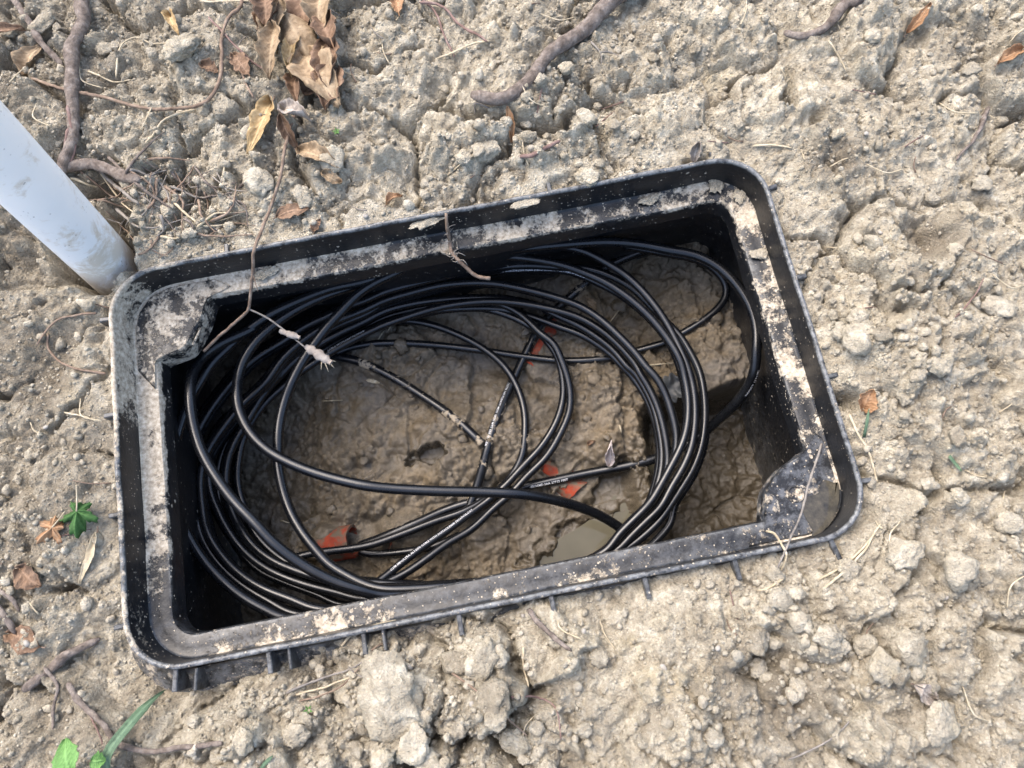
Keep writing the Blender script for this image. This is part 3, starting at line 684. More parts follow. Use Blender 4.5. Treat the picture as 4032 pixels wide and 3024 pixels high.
# the coil of thinner cable
coil = empty('cable_coil', (0, 0, -.25)); tag(coil, 'coil of thin black fibre cable, many loops in a wide oval', 'cable coil')
L1 = [('E1', [Wp(.03, -.176, -.16)] + seq(3, [(1500, 1440), (1150, 1285), (850, 1105), (620, 900), (450, 650), (350, 350)], -.155, -.165) + seq(2, [(290, 1200), (285, 950), (320, 750), (390, 550), (470, 400), (600, 210), (760, 10)], -.17)
        + seq(1, [(960, 1290), (1120, 1175), (1320, 1060), (1520, 920), (1800, 785), (2050, 670), (2212, 615)], -.165) + seq(4, [(300, 805), (700, 695), (1100, 605), (1500, 535), (1900, 510), (2212, 530)], -.16, -.165)
        + seq(5, [(300, 545), (550, 620), (800, 755), (1000, 950), (1160, 1120), (1310, 1270), (1430, 1460), (1520, 1640)], -.165) + seq(6, [(1285, 300), (1310, 500), (1310, 750), (1270, 1000), (1180, 1240), (1060, 1440), (930, 1640)], -.165, -.17)
        + seq(7, [(1650, 690), (1450, 880), (1300, 990)], -.17) + [Wp(.08, -.178, -.17), Wp(.0, -.181, -.17)]),
      ('S', [Wp(.05, -.178, -.15)] + seq(3, [(1750, 1385), (1400, 1270), (1050, 1130), (800, 960), (600, 740), (480, 520)], -.145, -.16) + seq(2, [(430, 1350), (410, 1080), (450, 860), (560, 650), (700, 460), (870, 255), (1130, 10)], -.17)
        + seq(1, [(1310, 1250), (1600, 1000), (1850, 860), (2212, 715)], -.17) + seq(4, [(300, 900), (600, 810), (900, 735), (1200, 702), (1500, 707), (1800, 760), (2212, 870)], -.17, -.165)
        + seq(5, [(250, 965), (450, 1095), (650, 1275), (850, 1485), (960, 1630)], -.165) + seq(6, [(780, 230), (890, 430), (960, 650), (1005, 850), (1000, 1020), (960, 1180), (880, 1350), (790, 1500), (700, 1650)], -.165, -.18)
        + seq(7, [(1350, 720), (1150, 930), (1060, 1010)], -.185) + [Wp(.06, -.176, -.19), Wp(-.02, -.18, -.19)]),
      ('E2', [Wp(.02, -.175, -.18)] + seq(3, [(2200, 1265), (1900, 1195), (1500, 1090), (1150, 945), (900, 760), (700, 500), (600, 300)], -.175, -.185) + seq(2, [(520, 1200), (500, 950), (530, 750), (600, 570), (760, 390), (900, 290)], -.187)
        + seq(1, [(1300, 1330), (1600, 1070), (1900, 890), (2212, 765)], -.187, -.183) + seq(4, [(300, 925), (700, 748), (1000, 662), (1300, 605), (1700, 565), (2212, 562)], -.182, -.178)
        + seq(5, [(200, 605), (400, 690), (650, 820), (900, 1010), (1100, 1215), (1250, 1450)], -.182) + seq(6, [(1085, 300), (1115, 600), (1085, 900), (1000, 1080), (900, 1250)], -.186)),
      ('K1', [Wp(.0, -.174, -.17)] + seq(3, [(2150, 1150), (1900, 1090), (1500, 975), (1200, 850), (1000, 700), (860, 520)], -.165, -.18) + seq(2, [(770, 1450), (700, 1230), (690, 1000), (720, 830), (800, 640), (930, 430), (1080, 170)], -.19)
        + seq(1, [(1230, 1490), (1450, 1265), (1700, 1097), (1950, 960), (2212, 838)], -.192) + seq(4, [(300, 1015), (600, 932), (1000, 882), (1400, 864), (1700, 885), (2000, 960), (2212, 1065)], -.192, -.195)
        + seq(5, [(200, 1155), (400, 1278), (600, 1438), (770, 1640)], -.195) + seq(6, [(530, 160), (680, 390), (770, 600), (820, 820), (850, 1030), (840, 1240), (790, 1440), (720, 1640)], -.195, -.2)
        + seq(7, [(1430, 640), (1300, 790), (1150, 970)], -.205) + [Wp(.05, -.175, -.21)]),
      ('K2', [Wp(-.05, -.172, -.2)] + seq(3, [(1800, 1035), (1550, 960), (1250, 800), (1000, 540), (920, 330)], -.19, -.2) + seq(2, [(850, 1260), (815, 1050), (830, 850), (880, 620), (960, 470), (1110, 250), (1330, 50)], -.202)
        + seq(1, [(1500, 1400), (1800, 1200), (2000, 1085), (2212, 975)], -.2, -.195) + seq(4, [(300, 1165), (600, 1060), (900, 972), (1200, 920), (1500, 902), (1800, 925), (2212, 1008)], -.19, -.18)
        + seq(5, [(250, 1092), (480, 1228), (680, 1405), (860, 1625)], -.18) + seq(6, [(590, 160), (700, 340), (800, 560), (862, 780), (902, 1000), (912, 1160), (862, 1380), (790, 1560)], -.18, -.19) + seq(7, [(1480, 600), (1300, 770), (1120, 960)], -.195)),
      ('K3', seq(4, [(600, 1078), (900, 1003), (1250, 978), (1600, 990), (1950, 1082), (2212, 1178)], -.21) + seq(5, [(250, 1268), (450, 1388), (600, 1508), (720, 1640)], -.208)
        + seq(6, [(500, 200), (650, 410), (750, 640), (802, 860), (822, 1060), (802, 1270), (750, 1480), (680, 1650)], -.21, -.215) + seq(7, [(1400, 630), (1250, 790), (1090, 980)], -.22)),
      ('J1', [Wp(.0, -.179, -.2)] + seq(3, [(1950, 1330), (1700, 1225), (1350, 1095), (1050, 955), (820, 720), (720, 520)], -.2) + seq(2, [(620, 1300), (600, 1050), (640, 820), (720, 640), (870, 480), (1060, 290)], -.208)
        + seq(1, [(1250, 1610), (1500, 1340), (1800, 1130), (2212, 910)], -.21) + seq(4, [(300, 1085), (600, 1000), (900, 945), (1250, 915), (1500, 915), (1680, 970), (1850, 1085), (2020, 1260)], -.21, -.2)
        + seq('R', [(1370, 560), (1440, 710), (1480, 850), (1480, 1000), (1420, 1150), (1330, 1300), (1200, 1430), (1100, 1540)], -.2, -.222) + seq(8, [(1960, 545), (1700, 790), (1450, 935), (1250, 1080), (1000, 1255), (750, 1378), (600, 1440), (450, 1500)], -.22, -.19)),
      ('J2', seq(4, [(700, 1045), (1000, 988), (1250, 967), (1550, 1017), (1800, 1117), (2000, 1247)], -.215, -.21) + seq('R', [(1395, 640), (1430, 760), (1440, 900), (1400, 1060), (1300, 1230), (1180, 1360), (1060, 1490), (930, 1600)], -.21, -.228)
        + seq(8, [(1700, 605), (1450, 792), (1200, 962), (1000, 1112), (800, 1272), (650, 1385), (500, 1480)], -.222, -.19)),
      ('R', seq('R', [(250, 440), (420, 418), (600, 450), (800, 530), (950, 620), (1060, 720), (1140, 850), (1185, 1000), (1190, 1150), (1170, 1300), (1120, 1400), (1030, 1510)], -.228, -.234)
        + seq(8, [(1650, 578), (1300, 702), (950, 837), (600, 957), (300, 1007), (80, 1032), (-120, 1065), (-330, 1140), (-480, 1180)], -.226, -.215)),
      ('F', seq(4, [(900, 455), (1200, 418), (1480, 412), (1800, 425), (2212, 497)], -.135) + seq(5, [(250, 582), (500, 692), (750, 857), (1000, 1082), (1200, 1332), (1330, 1560)], -.138, -.145)
        + seq(6, [(1090, 220), (1125, 400), (1135, 600), (1115, 800), (1060, 980), (960, 1180), (840, 1400), (720, 1600)], -.148, -.155) + seq(7, [(1400, 650), (1200, 850), (1080, 1010)], -.16) + [Wp(.06, -.172, -.17), Wp(.0, -.178, -.17)]),
      ('U', seq(5, [(-60, 300), (150, 322), (330, 377), (520, 482), (700, 597), (860, 737), (1050, 957), (1180, 1152), (1280, 1342), (1390, 1580)], -.138, -.148) + seq(6, [(1170, 270), (1205, 500), (1205, 750), (1165, 1000), (1080, 1210), (950, 1430), (830, 1650)], -.15, -.16)
        + seq(7, [(1500, 700), (1300, 900), (1220, 990)], -.165) + [Wp(.07, -.174, -.17)]),
      ('V', seq(6, [(1330, 820), (1300, 1000), (1220, 1240), (1100, 1450), (970, 1650)], -.19) + seq(7, [(1780, 700), (1640, 880), (1540, 975), (1450, 1040)], -.19)),
      ('H', seq(5, [(700, 300), (900, 335), (1200, 390), (1500, 452), (1700, 562), (1822, 722), (1812, 870), (1700, 1012), (1500, 1160), (1380, 1230), (1160, 1350), (850, 1442), (600, 1512), (100, 1552)], -.16, -.235)
        + seq(4, [(1800, 1500), (1400, 1442), (1000, 1392), (600, 1362), (200, 1362), (-50, 1402)], -.236) + seq(1, [(1900, 1185), (1700, 1295)], -.23)),
      ('Q', seq(8, [(1600, 840), (1450, 910), (1250, 985), (1000, 1026), (700, 1053), (540, 1046), (460, 1010)], -.232, -.25))]
for src, n_p, ox_, oy_, dz_ in (('E1', 25, 10, 7, -.011), ('E1', 25, -9, -6, -.018), ('S', 21, 9, 6, -.012), ('S', 21, -10, -5, -.022), ('K1', 20, -9, -6, -.012), ('E2', 20, 9, 5, -.010), ('K2', 18, -8, -5, -.012), ('E1', 25, -20, -12, -.027), ('S', 21, 19, 12, -.020), ('E2', 20, -14, -9, -.020), ('K1', 20, 12, 8, -.022)):
    pp = dict(L1)[src][:n_p]; pp = [(a_ + ox_, b_ + oy_, c_ + dz_) for (a_, b_, c_) in pp]; e_ = dict(L1)[src][n_p:n_p + 4]; pp += [(a_, b_ + 4, c_ - .022) for (a_, b_, c_) in e_]; L1.append((src + str(ox_), pp))
for key, pts in L1:
    o = cable('loop', [(a_, b_, c_) for (a_, b_, c_) in pts], RN, coil, mud=.20 if key in ('R', 'J1', 'J2', 'H', 'K3', 'Q') else .12, key=key)
    o.matrix_parent_inverse = coil.matrix_world.inverted() if False else Matrix.Translation((0, 0, .25))

# white print on the jackets
def text_mesh(s, size):
    cu = bpy.data.curves.new('t', 'FONT'); cu.body = s; cu.size = size; cu.resolution_u = 2; cu.space_character = 1.12; cu.offset = size * .02
    ob = bpy.data.objects.new('t', cu); COL.objects.link(ob); dg = bpy.context.evaluated_depsgraph_get()
    me = bpy.data.meshes.new_from_object(ob.evaluated_get(dg)); V = np.array([v.co[:] for v in me.vertices]); F_ = [tuple(p_.vertices) for p_ in me.polygons]
    bpy.data.objects.remove(ob); bpy.data.curves.remove(cu); bpy.data.meshes.remove(me); return V, F_
def print_on(key, s, at_px, at_z, side=0.0, rev=False, size=.0038):
    C, r, o = PATHS[key]; q = un(at_px[0], at_px[1], at_z)
    sarc = np.concatenate([[0], np.cumsum(np.linalg.norm(np.diff(C, axis=0), axis=1))])
    # nearest point as the camera sees it
    v = (C - CC) @ CM; pxs_ = np.stack([FW / 2 + FPX * v[:, 0] / -v[:, 2], FH / 2 - FPX * v[:, 1] / -v[:, 2]], 1)
    i0 = int(np.argmin(np.hypot(pxs_[:, 0] - at_px[0], pxs_[:, 1] - at_px[1]))); s0 = sarc[i0]
    V, F_ = text_mesh(s, size); V = V.copy(); V[:, 1] -= size * .35; sg = -1 if rev else 1
    Tn, S, U = frames(C); sa = np.clip(s0 + sg * V[:, 0], 0, sarc[-1]); ip = lambda A_: np.column_stack([np.interp(sa, sarc, A_[:, i]) for i in range(3)])
    Cq, Sq, Uq = ip(C), ip(S), ip(U); ph = side - sg * V[:, 1] / r
    W_ = Cq + (r + .00012) * (np.cos(ph)[:, None] * Uq + np.sin(ph)[:, None] * Sq)
    par = o.parent
    off = np.array([0, 0, 0.0]); t_ = mesh_obj('printed_text', W_ - off, F_, M_PRINT, False, o)
    if par is not None: t_.matrix_parent_inverse = Matrix.Identity(4)
    return t_
ALT = 'SM=ULTRA ALTOS\u00ae CABLE WITH FASTACCESS\u00ae TECHNOLOGY'
print_on('B', '18172 FT -CORNING OPTICAL', T(5, 130, 240), -.12, -.55, True)
print_on('E2', '01/2008 48 ' + ALT, T(5, 280, 640), -.18, .5, True, .0034)
print_on('J2', '(1)48 ' + ALT, T(8, 830, 1250), -.2, .35, True, .0034)
print_on('B', '-SROSMR-2AA 27772 FEET', T(7, 240, 315), -.24, -.5, True, .0038)
print_on('M', '(1)TN 145.7LB/KFT MDD 18TN MTS 600 OF -8A', R5(1100, 830), -.24, .45, False, .0038)
print_on('B', '18174 FT -CORNING', T(6, 1880, 140), -.2, -.6, False, .0034)
print_on('K2', 'CABLE WITH FASTACCESS\u00ae', T(1, 1800, 1200), -.19, -.5, False, .0038)

# ------------------------------------------------------------------ orange duct and the white pipe
n = NB('orange_duct_plastic'); p = n.geo(); mk = n.math('MULTIPLY', n.math('SUBTRACT', n.noise(p, 60, 6, .65), .42), 7.0, True)
n.col(n.mix(mk, n.ramp(n.noise(p, 90, 3), [(.3, (.20, .028, .013)), (.7, (.32, .055, .024))]), (.12, .096, .066))); n.rough(.75); n.spec(.2); n.nrm(n.bump(n.noise(p, 180, 5), .4, .001)); M_DUCT = n.m
def duct(c0, c1, r, label):
    ax = np.array(c1) - np.array(c0); L_ = np.linalg.norm(ax); ax /= L_
    s = np.cross(ax, [0, 0, 1.0]); s /= np.linalg.norm(s); u = np.cross(s, ax); seg = 36; V = []; F_ = []
    g = np.random.default_rng(int(abs(c0[0]) * 1e5))
    ecut = smooth1(np.tile(g.random(seg), 3).reshape(-1, 1), 2)[seg:2 * seg, 0] * .010
    prof = [(0, r), (L_ * .5, r), (L_, r), (L_, r - .0030), (L_ * .5, r - .0030), (0, r - .0030)]
    for k, (t, rr) in enumerate(prof):
        for i in range(seg):
            th = 2 * math.pi * i / seg; tt = t - (ecut[i] if k in (2, 3) else 0)
            V.append(np.array(c0) + ax * tt + rr * (math.cos(th) * s + math.sin(th) * u))
    for k in range(5):
        for i in range(seg): F_.append((k * seg + i, k * seg + (i + 1) % seg, (k + 1) * seg + (i + 1) % seg, (k + 1) * seg + i))
    o = mesh_obj('orange_duct', V, F_, M_DUCT, True, None, 40); tag(o, label, 'duct'); return o
e0 = un(*T(8, 465, 905), -.246); e1 = un(*T(8, 60, 985), -.254)
duct(e1, e0, .0205, 'open orange duct mouth with cables lying in it, half buried in mud')
e2 = un(*T(8, 725, 860), -.250); e3 = un(*T(8, 1150, 780), -.285)
duct(e3, e2, .0195, 'broken orange duct end facing the open duct mouth across a hollow')
q = un(*R5(1355, 480), -.262); d_ = un(*R5(1400, 400), -.262) - q; d_ /= np.linalg.norm(d_)
duct(q - d_ * .06, q + d_ * .06, .0215, 'buried orange duct showing through the clay under the straight cable by the far wall')
q = un(*T(7, 460, 120), -.264); d_ = un(*T(7, 560, 200), -.264) - q; d_ /= np.linalg.norm(d_)
duct(q - d_ * .05, q + d_ * .05, .0215, 'small patch of buried orange duct beside the printed cable in the mud')

n = NB('pale_pvc'); p = n.pos(); sxyz = n.n('ShaderNodeSeparateXYZ'); n.l(p, sxyz.inputs[0]); low = n.ramp(sxyz.outputs[2], [(.13, .26), (.19, .14), (.30, .03)]); st = n.math('MULTIPLY', n.math('SUBTRACT', n.noise(p, 30, 8, .70, .4), n.math('SUBTRACT', .59, low)), 8.0, True)
spt = n.math('MULTIPLY', n.ramp(n.voro(p, 190), [(.10, 1), (.16, 0)]), n.ramp(n.noise(p, 40, 2), [(.5, 0), (.62, .8)]))
cc = n.mix(n.ramp(n.noise(p, 18, 4), [(.3, 0), (.7, 1)]), (.80, .82, .82), (.87, .88, .87)); cc = n.mix(n.math('MULTIPLY', st, .7), cc, (.50, .42, .30)); cc = n.mix(spt, cc, (.16, .15, .14)); n.col(cc); n.rough(.42); n.nrm(n.bump(n.noise(p, 120, 4), .15, .001)); M_PVC = n.m
L_ = .95; base = pb - PIPE_AX * .12; prof = [(0, PIPE_R), (.3, PIPE_R), (.6, PIPE_R), (L_ - .002, PIPE_R), (L_, PIPE_R - .0008), (L_, PIPE_R - .004), (L_ - .25, PIPE_R - .004)]
s = np.cross(PIPE_AX, [1, 0, 0]); s /= np.linalg.norm(s); u = np.cross(PIPE_AX, s); V = []; F_ = []; seg = 48
for (t, rr) in prof:
    for i in range(seg):
        th = 2 * math.pi * i / seg; V.append(PIPE_AX * t + rr * (math.cos(th) * s + math.sin(th) * u))
for k in range(len(prof) - 1):
    for i in range(seg): F_.append((k * seg + (i + 1) % seg, k * seg + i, (k + 1) * seg + i, (k + 1) * seg + (i + 1) % seg))
po = mesh_obj('conduit_pipe', V, F_, M_PVC, True, None, 40); po.location = base
tag(po, 'pale grey-white plastic conduit pipe standing in a hollow at the box corner', 'pipe')

# ------------------------------------------------------------------ things lying on the ground
def ground_path(L, r, lift=.6, step=.004, sm=6):
    A = np.array([gpt(x * PS, y * PS) for (x, y) in L]); D = crom(A, step)
    z = gz(D[:, 0], D[:, 1]); n_ = len(z); k = min(sm, max(1, n_ // 4))
    zp = np.pad(z, k, mode='edge'); mx = np.max(np.stack([zp[i:i + n_] for i in range(2 * k + 1)]), axis=0) * .55 + z * .45
    D[:, 2] = smooth1(mx, k, 2) + np.asarray(r) * lift
    return D
def twig(name, L, r0, r1, mat, label, cat, group=None, lift=.55, jit=.22, seg=9, sm=6, parent=None, knots=True):
    D = ground_path(L, max(r0, r1), lift, max(.0022, min(.006, r0 * 1.2)), sm); n_ = len(D); g = np.random.default_rng(int(abs(L[0][0] * 7 + L[0][1] * 3)) + n_)
    wob = smooth1(g.normal(size=(n_, 3)), 3) * (max(r0, .0012) * .55 if r0 < .003 else r0 * .22); D = D + wob
    kk = np.zeros((n_, 3)); 
    for _ in range(max(1, n_ // 14)):
        i = g.integers(0, n_); kk += np.maximum(0, 1 - np.abs(np.arange(n_) - i) / 7.0)[:, None] * g.normal(size=3) * np.array([1, 1, .4]) * r0 * .45
    D = D + kk
    rad = np.linspace(r0, r1, n_) * (1 + .16 * (smooth1(g.random((n_, 1)), 1)[:, 0] - .5)); rad[0] *= .55; rad[-1] *= .45
    if knots and n_ > 12:
        for _ in range(max(1, n_ // 22)):
            i = g.integers(3, n_ - 3); rad = rad * (1 + .28 * np.exp(-((np.arange(n_) - i) / 1.6) ** 2))
    o = D[0].copy(); V, F_ = tube_geo(D - o, rad, seg, jit, n_); ob = mesh_obj(name, V, F_, mat, True, parent)
    if parent is None: ob.location = o; tag(ob, label, cat, group)
    else: ob.location = o - np.array(parent.location)
    return ob
# thick sticks
t1 = twig('branch', [(1025, 258), (1075, 226), (1130, 186), (1200, 132), (1262, 78), (1320, 30), (1400, -50)], .0058, .0090, M_TWIG, 'thick grey-brown branch slanting across cracked clay above the box', 'branch', lift=.5)
for L in ([(1275, 95), (1300, 120), (1298, 150)], [(1060, 240), (1030, 225), (1022, 240)], [(1300, 118), (1320, 125), (1335, 122)]):
    twig('rootlet', L, .0011, .0005, M_GREYROOT, '', '', parent=t1, lift=2.0, knots=False, seg=6)
twig('branch', [(1685, 94), (1730, 84), (1775, 68), (1808, 40), (1850, 5), (1900, -40)], .0036, .0062, M_TWIG, 'bare knobbly stick half sunk in clay near the small orange leaf', 'branch')
t2 = twig('branch', [(192, -30), (188, 60), (172, 140), (166, 220), (164, 300), (152, 372), (140, 430), (132, 470)], .0085, .0042, M_TWIG, 'upright weathered stick behind the white pipe, bark peeling', 'branch', lift=.9)
for L in ([(165, 250), (172, 320), (168, 372)], [(160, 290), (150, 330), (143, 360)]):
    twig('bark_strip', L, .0022, .0012, M_RED, '', '', parent=t2, lift=4.4, knots=False, seg=6)
twig('branch', [(40, 12), (75, 60), (105, 105), (142, 145)], .0036, .0030, M_TWIG, 'pale straight twig leaning against the upright weathered stick', 'twig', lift=1.2)
t3 = twig('branch', [(68, 1486), (110, 1448), (150, 1418), (190, 1395), (220, 1378)], .0042, .0036, M_TWIG, 'pinkish-grey twig with a side shoot beside the near left box corner', 'twig')
twig('side_shoot', [(130, 1436), (128, 1480), (122, 1530), (112, 1580)], .0017, .0011, M_TWIG, '', '', parent=t3)
twig('root', [(160, 1470), (190, 1522), (228, 1562), (275, 1595), (320, 1617), (390, 1615), (440, 1612), (486, 1602)], .0025, .0022, M_TWIG, 'bent brown root on the soil behind the green seedling', 'root', lift=.9)
twig('root', [(172, 1488), (196, 1530), (212, 1570), (222, 1615)], .0009, .0006, M_RED, 'thin rust-red root curving below the bent brown root', 'root', lift=1.0)
twig('twig', [(-10, 1270), (20, 1285), (48, 1320)], .0022, .0016, M_TWIG, 'short grey twig on dark soil, rough broken end', 'twig')
twig('twig', [(-10, 1300), (18, 1335), (42, 1368)], .0034, .0026, M_TWIG, 'stubby pale twig pointing at the pinkish-grey twig', 'twig')
twig('twig', [(1143, 1316), (1168, 1352), (1200, 1385), (1232, 1408)], .0026, .0018, M_TWIG, 'pale twig with frayed end lying by the near ribs', 'twig', lift=.9)
twig('twig', [(2132, 244), (2112, 284), (2086, 318), (2062, 352)], .0026, .0014, M_TWIG, 'thin mauve-grey twig lying alone on lumpy clay beside a dark hollow', 'twig')
twig('twig', [(1118, 346), (1158, 334), (1208, 318)], .0021, .0019, M_RED, 'dark reddish stick stub on crumbly clay by the far rim', 'twig', lift=.9)
v1 = twig('vine', [(70, 172), (140, 195), (230, 215), (330, 240), (400, 245), (445, 225), (478, 180), (486, 130), (480, 100), (500, 60), (522, 10), (528, -20)], .0016, .0019, M_ROOT, 'long wiry brown vine curving round the left of the dry leaves', 'vine', lift=2.2, sm=10)
twig('shoot', [(424, 238), (385, 275), (325, 318)], .0013, .0008, M_STRAW, '', '', parent=v1, lift=2.0)
twig('shoot', [(335, 242), (318, 260), (306, 284)], .0008, .0005, M_STRAW, '', '', parent=v1, lift=2.0)
twig('vine', [(485, 118), (520, 150), (536, 190), (548, 215)], .0014, .0010, M_ROOT, 'short brown runner joining the long vine and the dry leaves', 'vine', lift=1.6)
twig('vine', [(452, 40), (500, 92), (540, 130), (580, 165)], .0013, .0010, M_RED, 'thin dull red stem running under the dry leaves', 'stem', lift=1.2)
t4 = twig('fork_twig', [(905, 4), (950, 28), (995, 62), (1055, 92)], .0016, .0012, M_RED, 'red forked twig with white split ends on grey clay', 'twig', lift=1.6)
twig('fork_prong', [(915, 6), (945, 52), (965, 92), (982, 130)], .0014, .0009, M_RED, '', '', parent=t4, lift=1.6)
twig('fork_prong', [(1058, 88), (1020, 105), (945, 128)], .0010, .0012, M_STRAW, '', '', parent=t4, lift=1.8)
twig('root', [(218, 682), (170, 684), (128, 700), (100, 735), (92, 752)], .0013, .0007, M_ROOT, 'pale looping root springing from the soil at the left rim', 'root', lift=2.0, sm=8)
twig('root', [(103, 722), (112, 756), (140, 786), (178, 800), (228, 806)], .0010, .0012, M_ROOT, 'lower half of the pale looping root, curving back to the rim', 'root', lift=1.6, sm=8)
twig('root', [(138, 890), (180, 898), (215, 912)], .0009, .0006, M_STRAW, 'thin straw root touching a rib on the left of the box', 'root', lift=1.6)
twig('root', [(380, 650), (352, 690), (330, 735)], .001, .001, M_STRAW, '', 'root') if False else None
for L, r, m_, lab in [([(1828, 896), (1850, 935), (1872, 975), (1892, 1042)], .0014, M_STRAW, 'long pale stalk leaning along the right rim'),
                      ([(1774, 1274), (1815, 1240), (1862, 1192), (1902, 1132)], .0013, M_STRAW, 'yellow straw stalk below the near right corner'),
                      ([(1768, 1252), (1800, 1236), (1858, 1188), (1890, 1150)], .0011, M_STRAW, 'second straw stalk beside the yellow one at the near right corner'),
                      ([(1690, 1254), (1660, 1270), (1632, 1276)], .0012, M_STRAW, 'curled golden straw below the near ledge puddle'),
                      ([(740, 1395), (760, 1372), (800, 1352), (858, 1338)], .0012, M_STRAW, 'bent pale straw lapping over the near rim'),
                      ([(620, 1500), (680, 1470), (740, 1450), (790, 1430)], .0013, M_GREYROOT, 'matted grey root under the near wall'),
                      ([(640, 1500), (700, 1484), (760, 1462)], .0011, M_STRAW, 'pale root strand in the matted tuft under the near wall'),
                      ([(650, 1512), (700, 1500), (745, 1478), (780, 1440)], .0009, M_ROOT, 'brown root strand in the matted tuft under the near wall'),
                      ([(980, 1452), (1040, 1500), (1100, 1545), (1140, 1590)], .0010, M_ROOT, 'long thin rootlet trailing down the crumbs near the grey slab'),
                      ([(1105, 1505), (1160, 1500), (1200, 1530), (1212, 1590)], .0010, M_RED, 'rust-red rootlet hooked over the crumbs'),
                      ([(1130, 1395), (1132, 1440), (1140, 1486)], .0012, M_STRAW, 'straight pale straw upright between cracked clods'),
                      ([(1700, 1640), (1760, 1600), (1840, 1560)], .0010, M_GREYROOT, 'thin grey twig across the dark clay patch'),
                      ([(2060, 690), (2100, 640), (2125, 600)], .0010, M_RED, 'faint reddish stem pointing at the pale round clod'),
                      ([(1790, 90), (1808, 130), (1822, 166)], .0011, M_STRAW, 'single pale straw below the knobbly stick'),
                      ([(1622, 322), (1665, 318), (1712, 322)], .0013, M_STRAW, 'pale straw lying just outside the far right corner'),
                      ([(250, 165), (300, 100), (335, 98), (375, 96)], .0010, M_STRAW, 'bleached hooked straw beside the long vine'),
                      ([(190, 155), (240, 168), (285, 175)], .0012, M_STRAW, 'bleached straw crossing the upright stick'),
                      ([(440, 15), (500, 8), (540, 4)], .0012, M_STRAW, 'bleached straw stalk at the top of the vine')]:
    twig('stalk' if m_ is M_STRAW else 'rootlet', L, r, r * .6, m_, lab, 'straw' if m_ is M_STRAW else 'root', lift=1.6, knots=False, seg=7)
# fine root tuft between the pipe and the box
twig('twig', [(168, 402), (240, 404), (312, 400)], .0062, .0050, M_TWIG, 'thick dark root end crossing the hollow behind the pipe', 'root', lift=1.4)
twig('twig', [(205, 340), (250, 400), (310, 448)], .0022, .0016, M_GREYROOT, 'grey twig slanting over the dark root end behind the pipe', 'twig', lift=3.0)
twig('twig', [(225, 330), (300, 400), (375, 455)], .0018, .0012, M_TWIG, 'second slanting twig over the hollow behind the pipe', 'twig', lift=3.0)
for k in range(70):
    x = 350 + random.uniform(-150, 170); y = 455 + random.uniform(-85, 70); a_ = random.uniform(-.9, 2.2); l_ = random.uniform(40, 130); c_ = random.uniform(-.6, .6)
    L = [(x, y), (x + l_ * .5 * math.cos(a_), y + l_ * .5 * math.sin(a_)), (x + l_ * math.cos(a_ + c_), y + l_ * .9 * math.sin(a_ + c_))]
    if any(sdbox(*gpt(p_[0] * PS, p_[1] * PS)[:2]) < .004 for p_ in L): continue
    twig('rootlet', L, random.uniform(.0006, .0020), .0005, random.choice([M_STRAW, M_ROOT, M_GREYROOT, M_ROOT, M_TWIG, M_GREYROOT]), random.choice(['wiry', 'thin']) + ' rootlet ' + ('beside the white pipe' if x < 290 else 'in the tangle behind the far left corner' if x < 400 else 'in the tangle under the hanging twig') + (', short' if l_ < 70 else ', middling' if l_ < 100 else ', long'), 'root', 'rootlets tangled beside the pipe', lift=2.0, knots=False, seg=6)

# free-hanging roots over the box
def hang(name, pts, r0, r1, mat, label, cat, parent=None, jit=.25):
    A = np.array([un(x * PS, y * PS, z) for (x, y, z) in pts]); D = crom(A, .003); n_ = len(D)
    g = np.random.default_rng(n_); D = D + smooth1(g.normal(size=(n_, 3)), 3) * r0 * .5
    o = D[0].copy(); V, F_ = tube_geo(D - o, np.linspace(r0, r1, n_), 8, jit, n_); ob = mesh_obj(name, V, F_, mat, True, parent)
    if parent is None: ob.location = o; tag(ob, label, cat)
    else: ob.location = o - np.array(parent.location)
    return ob
g1 = gpt(640 * PS, 232 * PS)[2] + .012; g2 = gpt(600 * PS, 400 * PS)[2] + .008
h1 = hang('hanging_twig', [(640, 232, g1), (616, 320, g2 + .006), (604, 390, g2), (584, 450, .008), (562, 505, .006), (547, 545, .004), (545, 600, -.020), (541, 645, -.036), (536, 668, -.044), (500, 702, -.050), (440, 757, -.058)], .0017, .0016, M_ROOT, 'forked reddish-brown twig hanging over the far rim into the pit', 'twig')
hang('side_shoot', [(536, 668, -.044), (580, 688, -.050), (625, 722, -.058), (662, 752, -.064), (700, 778, -.070)], .0010, .0008, M_GREYROOT, '', '', h1)
hang('side_shoot', [(546, 585, -.014), (552, 612, -.020), (558, 628, -.022)], .0006, .0004, M_ROOT, '', '', h1)
def husk(px, py, z, ln, wd, ang, mat, parent):
    c = un(px * PS, py * PS, z); V = []; F_ = []; n1, n2 = 10, 12; g = np.random.default_rng(int(px))
    d = np.array([math.cos(ang), math.sin(ang), -.15]); s = np.array([-math.sin(ang), math.cos(ang), 0]); u = np.array([0, 0, 1.0])
    for i in range(n1):
        t = i / (n1 - 1); w_ = wd * (math.sin(math.pi * min(.95, .12 + t * .75)) ** .7) * (1 + .2 * g.normal())
        for k in range(n2):
            th = 2 * math.pi * k / n2; rr = w_ * (.8 + .35 * g.random()); V.append(c + d * (t - .5) * ln + rr * (math.cos(th) * s + .7 * math.sin(th) * u))
    for i in range(n1 - 1):
        for k in range(n2): F_.append((i * n2 + k, i * n2 + (k + 1) % n2, (i + 1) * n2 + (k + 1) % n2, (i + 1) * n2 + k))
    F_.append(tuple(range(n2))); F_.append(tuple((n1 - 1) * n2 + k for k in range(n2))[::-1])
    ob = mesh_obj('dry_husk', np.array(V) - c, F_, mat, True, parent); ob.location = c - np.array(parent.location); return ob
